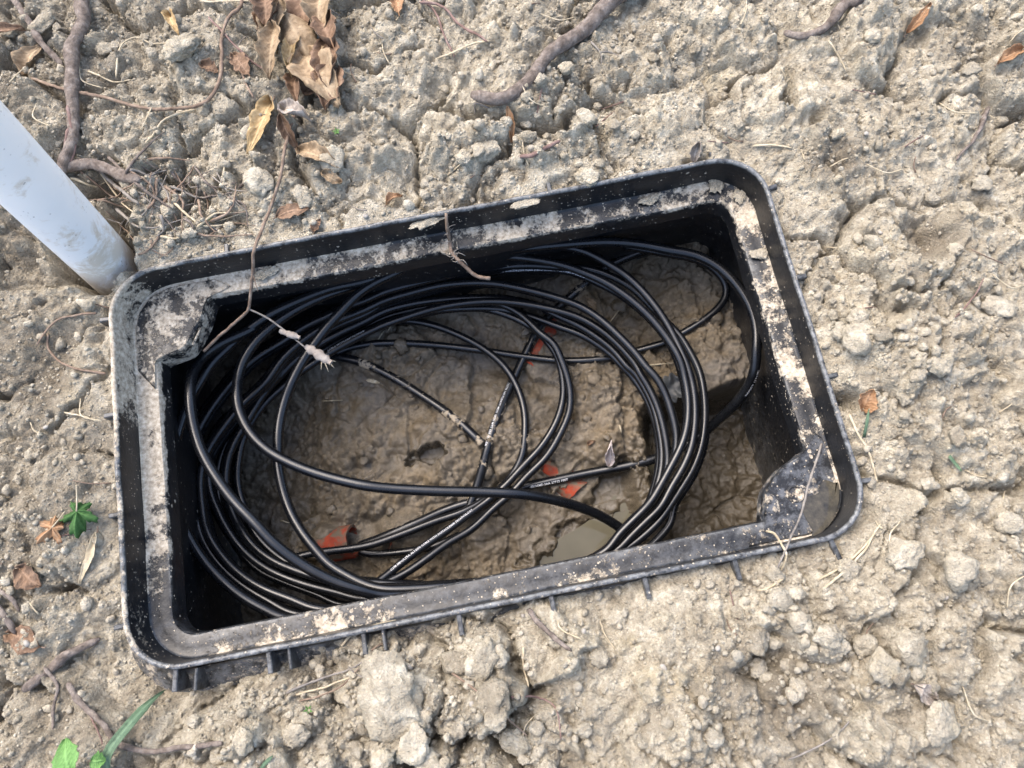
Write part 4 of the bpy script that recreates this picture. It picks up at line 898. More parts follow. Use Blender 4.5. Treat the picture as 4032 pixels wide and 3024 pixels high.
husk(626, 722, -.056, .022, .0036, -.5, M_LGREY, h1); husk(688, 766, -.066, .032, .0052, -.75, M_LGREY, h1)
for (dx_, dy_) in ((14, 30), (26, 22), (-2, 26), (30, 8)): hang('husk_fibre', [(696, 774, -.067), (696 + dx_ * .6, 774 + dy_ * .5, -.068), (696 + dx_, 774 + dy_, -.071)], .0007, .0003, M_STRAW, '', '', h1)
h2 = hang('hanging_root', [(962, 462, .004), (966, 490, -.008), (972, 520, -.030), (975, 545, -.034), (988, 560, -.036), (1008, 578, -.044), (1030, 597, -.052), (1057, 602, -.056)], .0016, .0021, M_ROOT, 'hairy root dangling over the far ledge at its middle, pale pink tip', 'root')
for k in range(16):
    t = random.choice([(967, 500, -.015), (972, 520, -.028), (980, 552, -.034), (990, 562, -.036), (1000, 572, -.04)]); a_ = random.uniform(0, 6.28); l_ = random.uniform(10, 30)
    hang('root_hair', [t, (t[0] + l_ * .5 * math.cos(a_), t[1] + l_ * .5 * math.sin(a_), t[2] + .002), (t[0] + l_ * math.cos(a_ + .5), t[1] + l_ * math.sin(a_ + .5), t[2])], .00055, .0003, M_GREYROOT, '', '', h2)
hang('wire_root', [(1776, 958, -.030), (1757, 1018, -.024), (1742, 1066, -.020), (1727, 1120, -.014), (1708, 1160, .000), (1692, 1200, .005), (1660, 1262, -.004), (1624, 1322, -.010)], .0012, .0008, M_GREYROOT, 'thin dark grey root lying across the near right corner shelf', 'root')
hang('straw_loop', [(1655, 1148, -.030), (1672, 1152, -.024), (1690, 1180, .002), (1698, 1196, .005), (1684, 1236, -.006), (1640, 1274, -.010)], .0011, .0008, M_STRAW, 'yellow straw hooked over the near rim by the corner shelf', 'straw')

# leaves
def leaf(base, tip, wd, mat, label, group=None, curl=.3, arch=.15, lift=.003, name='dry_leaf', wr=.10, tilt=0.0, cat='leaf', seed=None, shape=.8):
    b = gpt(base[0] * PS, base[1] * PS, lift); t = gpt(tip[0] * PS, tip[1] * PS, lift); g = np.random.default_rng(seed or int(base[0] * 3 + base[1]))
    ax = t - b; L_ = np.linalg.norm(ax); ax /= L_; s = np.cross(ax, [0, 0, 1.0]); s /= np.linalg.norm(s); u = np.cross(s, ax)
    if u[2] < 0: u = -u; s = -s
    n1, n2 = 22, 13; V = []; vein = []; ph = g.random(6) * 6.28
    for i in range(n1):
        tt = i / (n1 - 1); w_ = wd * .5 * (math.sin(math.pi * min(1, tt ** shape * .97 + .015)) ** .85) * (1 + .10 * math.sin(tt * 23 + ph[0]) + .06 * g.normal())
        for j in range(n2):
            v = j / (n2 - 1) * 2 - 1
            z = arch * L_ * math.sin(math.pi * tt) + curl * wd * (v * v) * (1 + .5 * math.sin(4 * tt + ph[1])) + wr * wd * (math.sin(9 * tt + 3 * v + ph[2]) * .5 + math.sin(17 * tt - 4 * abs(v) + ph[3]) * .45 + math.sin(7 * v + 5 * tt + ph[4]) * .4) * abs(v) ** .5
            z += tilt * wd * v
            V.append(ax * (tt * L_) + s * (w_ * v * (1 - .25 * abs(curl) * v * v)) + u * z + s * (.06 * L_ * math.sin(3 * tt + ph[5])))
            vein.append(max(0, 1 - abs(v) * 9) + .6 * max(0, 1 - 6 * abs(((tt * 7 - abs(v) * 1.4) % 1) - .5)))
    F_ = []
    for i in range(n1 - 1):
        for j in range(n2 - 1): F_.append((i * n2 + j, i * n2 + j + 1, (i + 1) * n2 + j + 1, (i + 1) * n2 + j))
    V = np.array(V); W_ = V + b; under = gz(W_[:, 0], W_[:, 1]) + .0008
    low = under - W_[:, 2]; V[:, 2] += np.maximum(0, low) * .8
    o = mesh_obj(name, V, F_, mat); o.location = b; fattr(o, 'vein', np.clip(vein, 0, 1))
    sol = o.modifiers.new('thickness', 'SOLIDIFY'); sol.thickness = .00035
    st = [b, b - ax * .25 * L_ * .5 + np.array([0, 0, .001])]
    V2, F2 = tube_geo(crom(np.array([V[n2 // 2] , V[n2 // 2] - ax * L_ * .06, V[n2 // 2] - ax * L_ * .12 + s * .001]), .002), .0007, 6); mesh_obj('stem', V2, F2, M_ROOT, True, o)
    tag(o, label, cat, group); return o
LV = [((598, -10), (606, 118), .030, M_LTAN, 'broad tan dry leaf folded in the hanging leaf cluster', .35, .15, .016), ((655, -20), (648, 90), .040, M_LBROWN, 'brown crumpled leaf deep in the dry leaf cluster', .3, .2, .010),
      ((648, 62), (634, 168), .018, M_LGOLD, 'narrow golden leaf curling in front of the dry leaf cluster', .5, .12, .024), ((704, 84), (722, 200), .030, M_LBROWN, 'large rust-brown leaf at the right of the dry leaf cluster', .28, .12, .022),
      ((620, 20), (668, 150), .044, M_LTAN, 'wide tan leaf behind the narrow golden one', -.25, .15, .014), ((672, 120), (728, 232), .044, M_LTAN, 'tan leaf spread flat below the rust-brown leaf', .15, .15, .010),
      ((592, 222), (530, 332), .023, M_LGOLD, 'golden pointed leaf pressed on clay left of the hanging twig', .25, .10, .006), ((650, 322), (734, 368), .020, M_LTAN, 'pale tan leaf with clear ribs right of the hanging twig', .3, .2, .006),
      ((612, 232), (672, 264), .020, M_LGREY, 'grey crumpled leaf scrap where the hanging twig begins', .6, .3, .010), ((612, 250), (640, 320), .014, M_LBROWN, 'small brown leaf hanging below the grey scrap', .5, .2, .006),
      ((690, 372), (738, 398), .014, M_LTAN, 'small tan leaf just below the ribbed pale leaf', .4, .2, .004), ((598, 470), (668, 452), .016, M_LBROWN, 'flat russet leaf lying by the far rim', .15, .06, .003),
      ((678, 500), (694, 476), .010, M_LBROWN, 'tiny brown leaf against the far rim beside a straw', .3, .1, .002), ((836, 445), (866, 424), .010, M_LORANGE, 'small orange-brown leaf scrap above the far rim', .4, .2, .003),
      ((852, -8), (866, 36), .016, M_LORANGE, 'orange leaf tip beside the hanging leaf cluster', .4, .1, .006), ((26, 128), (78, 92), .014, M_LBROWN, 'red-brown leaf curled under a twig left of the upright stick', .5, .2, .004),
      ((62, 168), (98, 106), .026, M_LTAN, 'pale orange-tan leaf on its side by the upright stick', .3, .2, .006), ((372, 26), (384, 82), .012, M_LGOLD, 'slim yellow-tan leaf alone on the soil near the vine', .5, .15, .004),
      ((1956, 72), (1990, 42), .011, M_LORANGE, 'small bright orange leaf on clay above the right of the box', .4, .2, .004), ((2168, 128), (2205, 106), .013, M_LORANGE, 'orange-brown leaf beside a short stalk on rough clay', .4, .2, .004),
      ((1500, 342), (1512, 308), .012, M_LGREY, 'curled pinkish-grey leaf at the far right rim', .7, .2, .004), ((1862, 884), (1884, 842), .018, M_LORANGE, 'torn brown leaf in the hole beside the right rim', .4, .15, .004),
      ((1096, 244), (1102, 282), .008, M_LORANGE, 'sliver of orange leaf at the lower end of the thick branch', .5, .1, .004), ((728, 110), (700, 30), .028, M_LBROWN, 'dark brown leaf curling at the top of the leaf cluster', .4, .15, .012),
      ((560, 60), (598, 10), .026, M_LBROWN, 'dull brown leaf at the left of the leaf cluster', .3, .1, .006), ((40, 1230), (95, 1262), .022, M_LBROWN, 'dull brown leaf litter flake on the dark soil at far left', .2, .1, .002),
      ((90, 1395), (20, 1372), .024, M_LBROWN, 'broad brown leaf flake lying beside the stubby twig', .2, .1, .002), ((1975, 1480), (2015, 1508), .016, M_LGREY, 'mauve-grey leaf scrap on yellowish crumbs', .4, .1, .003), ((205, 1150), (178, 1262), .008, M_STRAW, 'strip of pale dry leaf along the soil left of the box', .3, .05, .003),
      ((575, -20), (572, 60), .030, M_LBROWN, 'ragged brown leaf hanging at the left of the leaf cluster', .3, .15, .012), ((735, 150), (700, 238), .034, M_LBROWN, 'wide russet leaf at the foot of the leaf cluster', .2, .15, .008),
      ((690, -20), (705, 80), .036, M_LTAN, 'tan leaf folded at the top right of the leaf cluster', .3, .15, .016), ((600, 90), (612, 215), .026, M_LTAN, 'long tan leaf drooping towards the hanging twig', .35, .12, .014), ((650, 160), (640, 225), .020, M_LBROWN, 'short brown leaf tucked between the drooping ones', .3, .15, .010),
      ((655, 205), (700, 160), .03, M_LBROWN, 'shaded brown leaf under the rust-brown one', .2, .1, .004), ((500, 120), (545, 165), .02, M_LBROWN, 'dark leaf flake among stems left of the leaf cluster', .2, .05, .003), ((430, 130), (470, 160), .014, M_LBROWN, 'chestnut leaf chip where the vine bends', .3, .1, .003)]
for (b, t, wd, mt, lab, cu, ar, lf) in LV: leaf(b, t, wd, mt, lab, curl=cu, arch=ar, lift=lf)
# lobed leaves
def lobed(c, rpx, ang, mat, label, lift, seed, name='lobed_leaf'):
    o_ = gpt(c[0] * PS, c[1] * PS, lift); r = rpx * .00043; g = np.random.default_rng(seed); lobes = [(-2.35, .55), (-1.15, .85), (0, 1.0), (1.15, .85), (2.35, .55)]; N = 90; V = [(0, 0, 0)]; vein = [1]; R_ = []
    for i in range(N):
        t = -math.pi + 2 * math.pi * i / N; rr = .36
        for (la, ll) in lobes:
            d = abs((t - la + math.pi) % (2 * math.pi) - math.pi); rr = max(rr, ll * max(0, 1 - d / .78) ** .7)
        rr *= (1 + .10 * math.sin(26 * t)) ; R_.append(rr)
    K = 7
    for k in range(1, K + 1):
        f = k / K
        for i in range(N):
            t = -math.pi + 2 * math.pi * i / N; rr = R_[i] * r * f
            z = .16 * r * math.sin(3 * t + seed) * f + .10 * r * math.sin(7 * t + 3 * f) * f - .22 * r * f * f
            V.append((rr * math.cos(t + ang), rr * math.sin(t + ang), z + .2 * r)); vein.append(max([max(0, 1 - abs((t - la + math.pi) % (2 * math.pi) - math.pi) * 14 * f) for (la, _) in lobes]))
    F_ = [(0, 1 + i, 1 + (i + 1) % N) for i in range(N)]
    for k in range(K - 1):
        for i in range(N): F_.append((1 + k * N + i, 1 + (k + 1) * N + i, 1 + (k + 1) * N + (i + 1) % N, 1 + k * N + (i + 1) % N))
    V = np.array(V); V[0, 2] = .2 * r; W_ = V + o_; V[:, 2] += np.maximum(0, gz(W_[:, 0], W_[:, 1]) + .001 - W_[:, 2]) * .8
    o = mesh_obj(name, V, F_, mat); o.location = o_; fattr(o, 'vein', vein); sol = o.modifiers.new('thickness', 'SOLIDIFY'); sol.thickness = .0004
    pet = np.array([[0, 0, .2 * r], [-.5 * r * math.cos(ang), -.5 * r * math.sin(ang), .3 * r], [-1.0 * r * math.cos(ang), -1.0 * r * math.sin(ang), .45 * r]])
    V2, F2 = tube_geo(crom(pet, .002), .0007, 6); mesh_obj('stem', V2, F2, M_STRAW, True, o); tag(o, label, 'leaf'); return o
lobed((172, 1106), 54, -1.75, M_LGREEN, 'dark green lobed leaf on the soil left of the box', .010, 3)
lobed((118, 1140), 44, -2.5, M_LORANGE, 'brown-orange lobed leaf under the green lobed one', .002, 8)
# green seedling and a grass blade
sd0 = gpt(176 * PS, 1672 * PS); seed_ = empty('seedling', tuple(sd0)); tag(seed_, 'bright green two-leaved seedling on dark soil at the near left', 'seedling')
def leaf_child(base, tip, wd, lift, parent, mat):
    o = leaf(base, tip, wd, mat, 'x', curl=.12, arch=.14, lift=lift, name='seed_leaf', wr=.02, shape=.75, cat='x')
    del o['label']; del o['category']; o.parent = parent; o.location = Vector(o.location) - Vector(parent.location)
leaf_child((160, 1672), (138, 1598), .024, .024, seed_, M_LLIME); leaf_child((196, 1642), (246, 1636), .015, .022, seed_, M_LLIME)
V2, F2 = tube_geo(crom(np.array([[0, 0, -.004], [.0, .002, .012], [.002, .006, .024]]), .003), .0011, 7); mesh_obj('stem', V2, F2, M_LLIME, True, seed_)
def blade(L, lifts, wd, mat, label):
    A = np.array([gpt(x * PS, y * PS, l_) for (x, y), l_ in zip(L, lifts)]); D = crom(A, .004); n_ = len(D); Tn = np.gradient(D, axis=0); Tn /= np.linalg.norm(Tn, axis=1)[:, None]
    S = np.cross(Tn, [0, 0, 1.0]); S /= np.linalg.norm(S, axis=1)[:, None]; V = []; F_ = []; ve = []
    for i in range(n_):
        t = i / (n_ - 1); w_ = wd * .5 * min(1, (1 - t) * 3.5 + .08)
        for j, v in enumerate((-1, -.5, 0, .5, 1)): V.append(D[i] - D[0] + S[i] * w_ * v + np.array([0, 0, .25 * wd * v * v])); ve.append(1 if v == 0 else 0)
    for i in range(n_ - 1):
        for j in range(4): F_.append((i * 5 + j, i * 5 + j + 1, (i + 1) * 5 + j + 1, (i + 1) * 5 + j))
    o = mesh_obj('grass_blade', V, F_, mat); o.location = D[0]; fattr(o, 'vein', ve); sol = o.modifiers.new('thickness', 'SOLIDIFY'); sol.thickness = .0003; tag(o, label, 'grass'); return o
blade([(236, 1680), (252, 1620), (290, 1560), (330, 1512), (358, 1490)], [.002, .018, .026, .024, .018], .0085, M_BLADE, 'blue-green grass blade arching towards the near left box corner')
blade([(1866, 945), (1872, 915), (1876, 885)], [.001, .006, .010], .0026, M_BLADE, 'tiny green grass blade beside the torn brown leaf')
blade([(2050, 985), (2064, 1002), (2076, 1018)], [.001, .004, .004], .0030, M_BLADE, 'short green blade lying on pale clay right of the box')
blade([(560, 1668), (572, 1650), (590, 1632)], [.002, .008, .012], .0030, M_BLADE, 'small pale green blade at the near edge of the crumbs')
for (x, y, m_, lab) in [(728, 287, M_LLIME, 'tiny bright green sprout near the pale ribbed leaf'), (462, 480, M_LGREEN, 'tiny moss-green sprout by the far rim and root tangle'), (668, 1532, M_LLIME, 'speck of green sprout in the crumbs below the box')]:
    c = gpt(x * PS, y * PS); sp = empty('sprout', tuple(c)); tag(sp, lab, 'sprout')
    for k in range(5):
        a_ = k * 1.26 + x; leaf_o = mesh_obj('leaflet', [(0, 0, .001), (.0022 * math.cos(a_ - .5), .0022 * math.sin(a_ - .5), .004), (.0046 * math.cos(a_), .0046 * math.sin(a_), .0045), (.0022 * math.cos(a_ + .5), .0022 * math.sin(a_ + .5), .004)], [(0, 1, 2, 3)], m_, True, sp)
    V2, F2 = tube_geo(np.array([[0, 0, -.002], [0, 0, .0005], [0, 0, .002]]), .0006, 6); mesh_obj('stem', V2, F2, m_, True, sp)

# things on the pit floor
def ppt(fx, fy, lift=0):
    z = -.24
    for _ in range(6):
        q = un(fx, fy, z + lift); z = float(pz(q[0], q[1]))
    return np.array([q[0], q[1], z + lift])
_g = gz
def floor_leaf(f0, f1, wd, mat, label, **k):
    global gz, gpt
    og, op = gz, gpt; gz = pz; gpt = ppt
    o = leaf((f0[0] / PS, f0[1] / PS), (f1[0] / PS, f1[1] / PS), wd, mat, label, **k); gz = og; gpt = op; return o
M_LPALE = leaf_material('pale_dry_leaf', (.36, .30, .27), (.55, .48, .45), (.70, .64, .61))
floor_leaf((2392, 1826), (2414, 1734), .014, M_LPALE, 'pale curled dead leaf on ochre mud near the right coil bundle', curl=.75, arch=.1, lift=.003)
floor_leaf((2318, 1748), (2344, 1738), .006, M_LBROWN, 'dark red leaf flake beside the pale curled leaf', curl=.4, lift=.001)
floor_leaf((2310, 1176), (2345, 1225), .011, M_LTAN, 'small tan leaf on the mud between coil loops at the far wall', curl=.4, lift=.003)
floor_leaf((1441, 1500), (1496, 1506), .0055, M_STRAW, 'pale wood chip on the mud beside the smeared cable', curl=.1, lift=.002, arch=.02, name='wood_chip', cat='wood chip')
M_FLAP = simple('torn_black_sheet', [(.35, (.022, .025, .028)), (.6, (.06, .065, .068)), (.75, (.20, .17, .13))], 55, .5, .5, .002, 90, .4)
floor_leaf((2595, 1545), (2700, 1500), .034, M_FLAP, 'crumpled dark plastic scrap between the two right cable bundles', curl=.1, lift=.006, arch=.08, name='plastic_scrap', cat='plastic scrap', wr=.14, shape=1.0)
for k, (a_, b_) in enumerate([(T(5, 730, 900), T(5, 550, 1140)), (T(6, 700, 105), T(6, 980, 80)), (T(4, 300, 1230), T(4, 240, 1330)), (T(4, 400, 1150), T(4, 340, 1240)), (T(4, 1880, 1150), T(4, 1810, 1260)), (T(3, 1290, 415), T(3, 1380, 440)), (T(2, 1740, 220), T(2, 1960, 210)), (T(6, 385, 760), T(6, 410, 850))]):
    D = crom(np.array([ppt(*a_, .0015), ppt((a_[0] + b_[0]) / 2, (a_[1] + b_[1]) / 2, .003), ppt(*b_, .0015)]), .003); V, F_ = tube_geo(D - D[0], np.linspace(.0012, .0006, len(D)), 6, .2, k); o = mesh_obj('straw', V, F_, M_STRAW); o.location = D[0]
    tag(o, 'fine straw stuck to the wet mud inside the box', 'straw', 'straws on the pit floor')

# ------------------------------------------------------------------ clods, pebbles, straws, crumbs
from mathutils import noise as mnoise
def clod_mesh(name, seed, sub, flat=.72, rough=.16, mat=M_SOIL, tone=0, yel=0, damp_shade=0):
    bm = bmesh.new(); bmesh.ops.create_icosphere(bm, subdivisions=sub, radius=1.0); g = np.random.default_rng(seed)
    pl = g.normal(size=(9, 3)); pl /= np.linalg.norm(pl, axis=1)[:, None]; ph = .58 + .40 * g.random(9); off = Vector(g.random(3) * 50)
    for v in bm.verts:
        d = np.array(v.co); d /= np.linalg.norm(d); k = pl @ d; r = 1.05
        for i in range(9):
            if k[i] > .15: r = min(r, ph[i] / k[i])
        p_ = Vector(d) * 1.7 + off
        r *= 1 + rough * (mnoise.noise(p_) + .55 * mnoise.noise(p_ * 2.3) + .45 * mnoise.noise(p_ * 5.1) + .35 * mnoise.noise(p_ * 11.0))
        v.co = Vector((d[0] * r, d[1] * r, d[2] * r * flat))
    me = bpy.data.meshes.new(name); bm.to_mesh(me); bm.free(); me.polygons.foreach_set('use_smooth', np.ones(len(me.polygons), dtype=bool)); me.materials.append(mat)
    for nm, val in (('tone', tone), ('damp_shade', damp_shade), ('yellow', yel)):
        a_ = me.attributes.new(nm, 'FLOAT', 'POINT'); a_.data.foreach_set('value', np.full(len(me.vertices), val, dtype=np.float32))
    return me
def place(me, name, c, r, label, cat, group=None, sink=.25, sq=(1, 1, 1)):
    o = bpy.data.objects.new(name, me); COL.objects.link(o); o.location = (c[0], c[1], c[2] + r * (.72 - sink)); o.scale = (r * sq[0], r * sq[1], r * sq[2]); o.rotation_euler = (random.uniform(-.3, .3), random.uniform(-.3, .3), random.uniform(0, 6.28)); tag(o, label, cat, group); return o
SPEC = [(1040, 312, 36, .9, 'pale round clod sitting in crumbs below the thick branch'), (1001, 342, 20, .8, 'small buff clod beside the pale round clod'), (400, 112, 40, .3, 'large grey lump of soil inside the curve of the vine'), (847, 1499, 70, .4, 'big jagged grey clay slab below the box'),
        (1027, 1438, 24, .3, 'brown-grey clod wedged in the cracks below the near wall'), (987, 1563, 28, .5, 'rounded clod with a flat top right of the jagged slab'), (894, 1610, 34, .6, 'lumpy buff clod below the jagged slab'), (1117, 1600, 28, .3, 'squarish grey clod near the hooked rust-red rootlet'),
        (1635, 1440, 22, .95, 'smooth whitish stone on soil below the near right corner'), (1904, 1442, 30, .9, 'yellowish clod resting above the dark hollow at the lower right'), (1950, 1192, 32, .6, 'light clod lying below the straw stalks at the right corner'), (2021, 1556, 36, .9, 'ochre clod in the yellow crumbs at the lower right'),
        (2150, 668, 30, .6, 'pale round clod by the faint reddish stem'), (1270, 590 - 200, 26, .4, 'angular clod pressed against the far rim'), (655, 430, 24, .5, 'buff clod between the ribbed leaf and the far rim'), (1186, 1590, 26, .4, 'grey clod next to the squarish one'), (1050, 1420, 34, .4, 'broken clay block standing among cracks below the near wall'),
        (560, 400, 34, .4, 'grey clay lump left of the hanging twig'), (1830, 1230, 22, .5, 'crumbly clod touching the straw stalks'), (640, 1585, 30, .4, 'brown clod at the left of the crumbs')]
for k, (x, y, r, t_, lab) in enumerate(SPEC):
    c = gpt(x * PS, y * PS); yl = .8 if 'ochre' in lab or 'yellow' in lab else .25; place(clod_mesh('soil_clod', 900 + k, 4, .66, .24, M_SOIL, t_, yl, 0), 'soil_clod', c, r * .00043, lab, 'clod' if 'stone' not in lab else 'stone', None, .30, (1.15, .9, .85))
MARKS = [(un(x * PS, y * PS, 0)[:2], t) for (x, y, t) in [(1200, 130, 'beside the thick slanting branch'), (1780, 70, 'near the knobbly stick'), (175, 150, 'beside the upright weathered stick'), (660, 120, 'under the dry leaf cluster'), (420, 200, 'inside the bend of the long vine'), (100, 480, 'at the foot of the white pipe'),
    (400, 480, 'in the root tangle by the pipe'), (690, 360, 'near the pale ribbed leaf'), (900, 400, 'behind the middle of the far rim'), (1230, 360, 'between the thick branch and the far rim'), (1500, 260, 'behind the far right corner of the box'), (1000, 90, 'by the red forked twig'), (1740, 270, 'at the dark hole beyond the far right corner'),
    (2000, 520, 'around the dark hollow right of the box'), (1980, 60, 'near the small bright orange leaf'), (2100, 280, 'by the mauve-grey twig'), (2150, 680, 'by the faint reddish stem'), (1870, 870, 'by the torn brown leaf at the right rim'), (2050, 1000, 'around the short green blade'), (1850, 1220, 'by the straw stalks at the near right corner'),
    (1640, 1440, 'around the smooth whitish stone'), (1690, 1500, 'on the dark clay patch'), (1900, 1450, 'near the yellowish clod'), (2020, 1560, 'among the yellow crumbs with the ochre clod'), (1400, 1480, 'on the smooth yellowish clay below the near wall'), (1190, 1370, 'by the pale frayed twig under the near wall'), (850, 1500, 'round the big jagged slab'),
    (1110, 1590, 'by the hooked rust-red rootlet'), (700, 1470, 'in the matted roots under the near wall'), (350, 1540, 'by the bent brown root'), (140, 1440, 'by the pinkish-grey twig'), (150, 1110, 'near the green lobed leaf'), (120, 760, 'inside the pale looping root'), (150, 930, 'left of the box by the straw root'), (180, 1640, 'round the green seedling'), (30, 1340, 'beside the stubby pale twig')]]
def near(x, y): return min(MARKS, key=lambda m: (m[0][0] - x) ** 2 + (m[0][1] - y) ** 2)[1]
def size(r): return 'pea-sized' if r < .0045 else 'small' if r < .0065 else 'middling' if r < .010 else 'big'
CL = [clod_mesh('soil_clod', 300 + k, 3, .7, .30, M_SOIL, (.6, .3, .1, .8, .45)[k % 5], (.2, .6, 0, .3, .1)[k % 5], (0, 0, .35, 0, .15)[k % 5]) for k in range(14)]
cnt = 0
for _ in range(6000):
    if cnt >= 290: break
    x = random.uniform(-.58, .78); y = random.uniform(-.50, .68)
    if sdbox(np.array(x), np.array(y)) < .012 or math.hypot(x - pb[0], y - pb[1]) < .05: continue
    c_ = float(bil(GCF, gx[0], gy[0], STEP, x, y))
    if random.random() > .03 + .97 * c_ ** 1.5: continue
    r = min(.018, .0060 * math.exp(random.gauss(0, .45)) + .0010)
    if sdbox(np.array(x), np.array(y)) < r * 1.4 + .002: continue
    place(random.choice(CL), 'loose_clod', (x, y, float(gz(x, y))), r, size(r) + ' dry clay lump ' + near(x, y), 'clod', 'loose clay lumps', .22, (random.uniform(.8, 1.25), random.uniform(.8, 1.1), random.uniform(.7, 1))); cnt += 1
M_PEB = simple('whitish_pebble', [(.3, (.22, .20, .17)), (.7, (.38, .355, .31))], 60, .7, .3, .0006, 200)
for (x, y, r) in [(886, 1439, 8), (1432, 1442, 8), (790, 668 - 200, 7), (1130, 1330, 5), (480, 1438, 6), (60, 1390, 8), (305, 1540, 7), (1900, 505, 6), (1870, 290, 6), (630, 440, 6), (300, 470, 5), (1020, 1520, 6), (1260, 1365, 7), (1550, 1400, 6), (2040, 1290, 7), (120, 930, 6)]:
    c = gpt(x * PS, y * PS); place(clod_mesh('pebble', int(x), 2, .75, .06, M_PEB), 'pebble', c, r * .00043, 'small whitish pebble ' + near(c[0], c[1]), 'pebble', 'whitish pebbles', .2)
# scattered straws
SM_ = []
for k in range(10):
    L_ = .010 + .003 * k; cv = random.uniform(-.25, .25); D = crom(np.array([[-L_ / 2, 0, 0], [0, cv * L_, .12 * L_ * random.random()], [L_ / 2, 0, 0]]), .003); V, F_ = tube_geo(D, np.linspace(.0008, .0005, len(D)), 5, .25, k)
    ob = mesh_obj('straw', V, F_, (M_STRAW, M_STRAW, M_ROOT, M_STRAW, M_GREYROOT, M_RED)[k % 6]); SM_.append(ob.data); bpy.data.objects.remove(ob)
cnt = 0
while cnt < 190:
    x = random.uniform(-.55, .72); y = random.uniform(-.46, .62)
    if sdbox(np.array(x), np.array(y)) < .012: continue
    me = random.choice(SM_); a_ = random.uniform(0, 3.14); L_ = me.vertices[0].co.length
    za, zb, zc = float(gz(x - L_ * math.cos(a_), y - L_ * math.sin(a_))), float(gz(x + L_ * math.cos(a_), y + L_ * math.sin(a_))), float(gz(x, y))
    o = bpy.data.objects.new('straw', me); COL.objects.link(o); zz = max((za + zb) / 2, zc); o.location = (x, y, zz + .0012); pitch = math.atan2(zb - za, 2 * L_) if L_ > 0 else 0
    o.rotation_euler = (0, -max(-.7, min(.7, pitch)), a_)
    bits = {M_STRAW.name: ('short pale straw bit lying loose on the soil', 'straw', 'loose straw bits'), M_ROOT.name: ('short brown root bit lying loose on the soil', 'root', 'loose brown root bits'), M_GREYROOT.name: ('short grey root bit lying loose on the soil', 'root', 'loose grey root bits'), M_RED.name: ('short red-brown root bit lying loose on the soil', 'root', 'loose red root bits')}[me.materials[0].name]
    tag(o, ('long ' if L_ > .011 else 'short ') + bits[0].split(' ', 1)[1].replace('lying loose on the soil', near(x, y)), bits[1], bits[2]); cnt += 1
# crumbs: uncountable, one object each for ground and pit
def crumbs(name, n_, fz, area, dens, rmed, mat, label, seed, ok):
    g = np.random.default_rng(seed); tmpl = []
    for k in range(10):
        bm = bmesh.new(); bmesh.ops.create_icosphere(bm, subdivisions=(2 if k < 5 else 1), radius=1.0)
        v = np.array([q.co[:] for q in bm.verts]); f = np.array([[q.index for q in p_.verts] for p_ in bm.faces]); bm.free()
        v = v * (1 + .34 * (g.random((len(v), 1)) - .5)) * np.array([1.15, .9, .8]); tmpl.append((v, f))
    x = g.uniform(area[0], area[1], n_ * 5); y = g.uniform(area[2], area[3], n_ * 5); pr = dens(x, y); keep = (g.random(len(x)) < pr) & ok(x, y); x = x[keep][:n_]; y = y[keep][:n_]
    r = np.minimum(rmed * (1 + .5 * dens(x, y)) * np.exp(g.normal(0, .50, len(x))), .0062); z = fz(x, y) + r * .25; VV = []; FF = []; TT = []; base = 0
    for i in range(len(x)):
        v, f = tmpl[g.integers(5) + (0 if r[i] > .0034 else 5)]; q = g.normal(size=4); q /= np.linalg.norm(q); w_, a_, b_, c_ = q
        Rm = np.array([[1 - 2 * (b_ * b_ + c_ * c_), 2 * (a_ * b_ - c_ * w_), 2 * (a_ * c_ + b_ * w_)], [2 * (a_ * b_ + c_ * w_), 1 - 2 * (a_ * a_ + c_ * c_), 2 * (b_ * c_ - a_ * w_)], [2 * (a_ * c_ - b_ * w_), 2 * (b_ * c_ + a_ * w_), 1 - 2 * (a_ * a_ + b_ * b_)]])
        VV.append(v @ Rm.T * r[i] + (x[i], y[i], z[i])); FF.append(f + base); base += len(v); TT.append(np.full(len(v), g.random() * 1.2))
    o = mesh_obj(name, np.vstack(VV), np.vstack(FF), mat); fattr(o, 'tone', np.concatenate(TT)); fattr(o, 'damp_shade', np.zeros(base)); fattr(o, 'yellow', np.zeros(base)); tag(o, label, 'soil crumbs', None, 'stuff'); return o
crumbs('soil_crumbs', 26000, gz, (-.56, .74, -.48, .64), lambda x, y: np.clip(.30 + .9 * bil(GCF, gx[0], gy[0], STEP, x, y) + .35 * fbm(x, y, .05, 511, 3), .02, 1), .00115, M_SOIL, 'small dry clay crumbs strewn over the ground', 5, lambda x, y: (sdbox(x, y) > .004) & (np.hypot(x - pb[0], y - pb[1]) > .032))
crumbs('mud_crumbs', 900, pz, (-.32, .33, -.18, .19), lambda x, y: np.clip(.3 + 1.2 * fbm(x, y, .06, 521, 3), .02, 1) * (PHok(x, y)), .0016, M_PIT, 'wet clay crumbs on the pit floor', 6, lambda x, y: sdbox(x, y) < -.01) if False else None
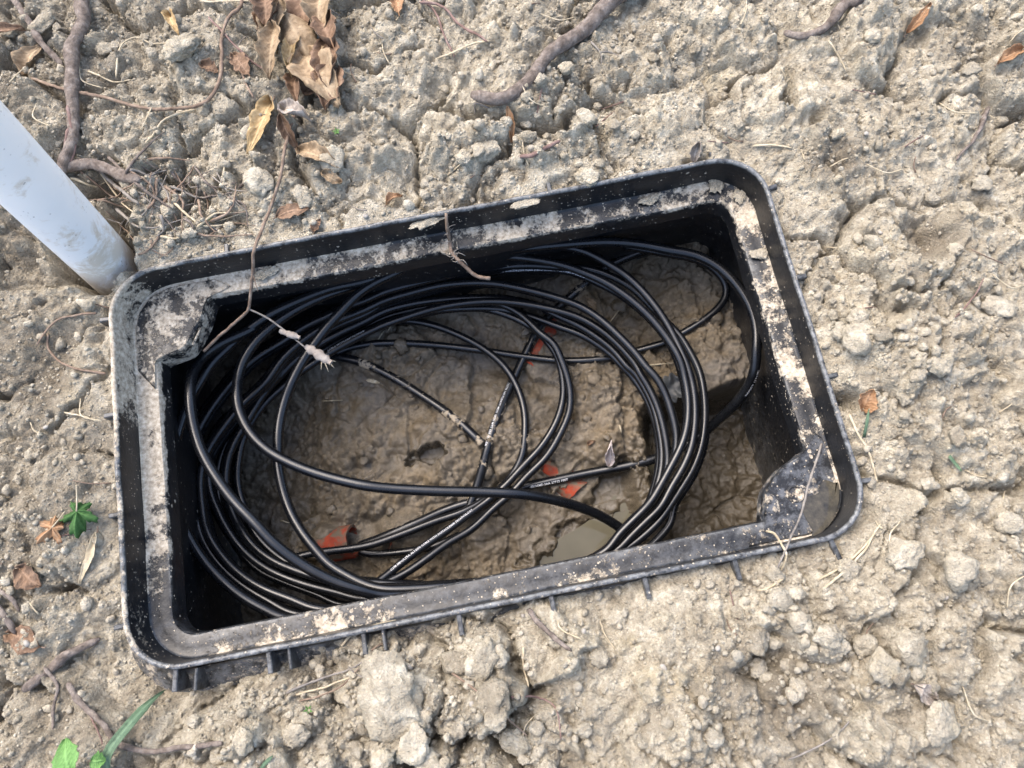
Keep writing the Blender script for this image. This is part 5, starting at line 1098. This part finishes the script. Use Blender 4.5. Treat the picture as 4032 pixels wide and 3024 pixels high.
# dabs of mud on the box
for k, (x, y, z, r, sq, lab) in enumerate([(1132, 440, -.004, 24, (1.3, .6, .35), 'lump of soil caught on the far rim'), (925, 474, -.006, 34, (1.4, .5, .25), 'flat clay smear spilling over the far rim by the hairy root'), (1545, 392, -.034, 26, (1.2, .8, .25), 'dried mud patch in the far right ledge corner'), (1600, 425, -.034, 18, (.8, 1.0, .22), 'oval mud dab on the ledge near the far right corner'),
                                           (1640, 548, -.035, 18, (.7, 1.3, .22), 'long mud dab on the right ledge'), (575, 590, -.034, 20, (1.3, .7, .18), 'square mud dab on the far ledge left of its middle'), (1405, 430, -.035, 20, (1.4, .6, .2), 'crusty mud dab on the far ledge towards the right')]):
    c = un(x * PS, y * PS, z); o = place(clod_mesh('mud_dab', 700 + k, 4, .7, .5, M_SOIL if 'wet' not in lab else M_PIT, .7, .2, 0), 'mud_dab', c, r * .00043, lab, 'mud', None, .72, sq); o.rotation_euler = (0, 0, .19 + (1.2 if 'right ledge' in lab else 0))
# wet lumps on the pit floor
PMARKS = [(un(*f_, -.245)[:2], t) for (f_, t) in [(R5(1355, 480), 'by the orange duct under the straight cable'), (T(7, 460, 120), 'by the orange patch at the printed cable'), (T(8, 450, 900), 'at the open duct mouth'), (T(8, 900, 700), 'over the broken duct end'), (R5(565, 1300), 'round the small middle puddle'), (R5(780, 860), 'round the narrow puddle by the straight cable'), (R5(200, 800), 'by the pale wood chip'), (T(6, 290, 1050), 'by the pale curled leaf'), (T(6, 950, 350), 'by the dark plastic scrap'), (T(5, 1300, 700), 'inside the loop at the far right'), (T(6, 1700, 1100), 'right of the cable bundle'), (T(7, 1000, 500), 'at the edge of the long puddle'), (T(2, 1700, 600), 'left of the small middle puddle'), (T(2, 1100, 1300), 'inside the left side of the coil'), (T(4, 1200, 1200), 'under the far side of the coil'), (R5(1650, 900), 'inside the right side of the coil')]]
def pnear(x, y): return min(PMARKS, key=lambda m: (m[0][0] - x) ** 2 + (m[0][1] - y) ** 2)[1]
PCL = [clod_mesh('wet_clod', 500 + k, 3, .7, .22, M_PIT, 0, 0, (.1, .4, .7)[k % 3]) for k in range(8)]
cnt = 0
while cnt < 70:
    x = random.uniform(-.27, .31); y = random.uniform(-.15, .18)
    if float(pz(x, y)) < -.2585: continue
    r = .0045 * math.exp(random.gauss(0, .45)) + .001
    place(random.choice(PCL), 'wet_clod', (x, y, float(pz(x, y))), min(r, .013), size(r) + ' wet clay lump on the pit floor ' + pnear(x, y), 'clod', 'wet clay lumps in the pit', .45, (1.1, .95, .8)); cnt += 1
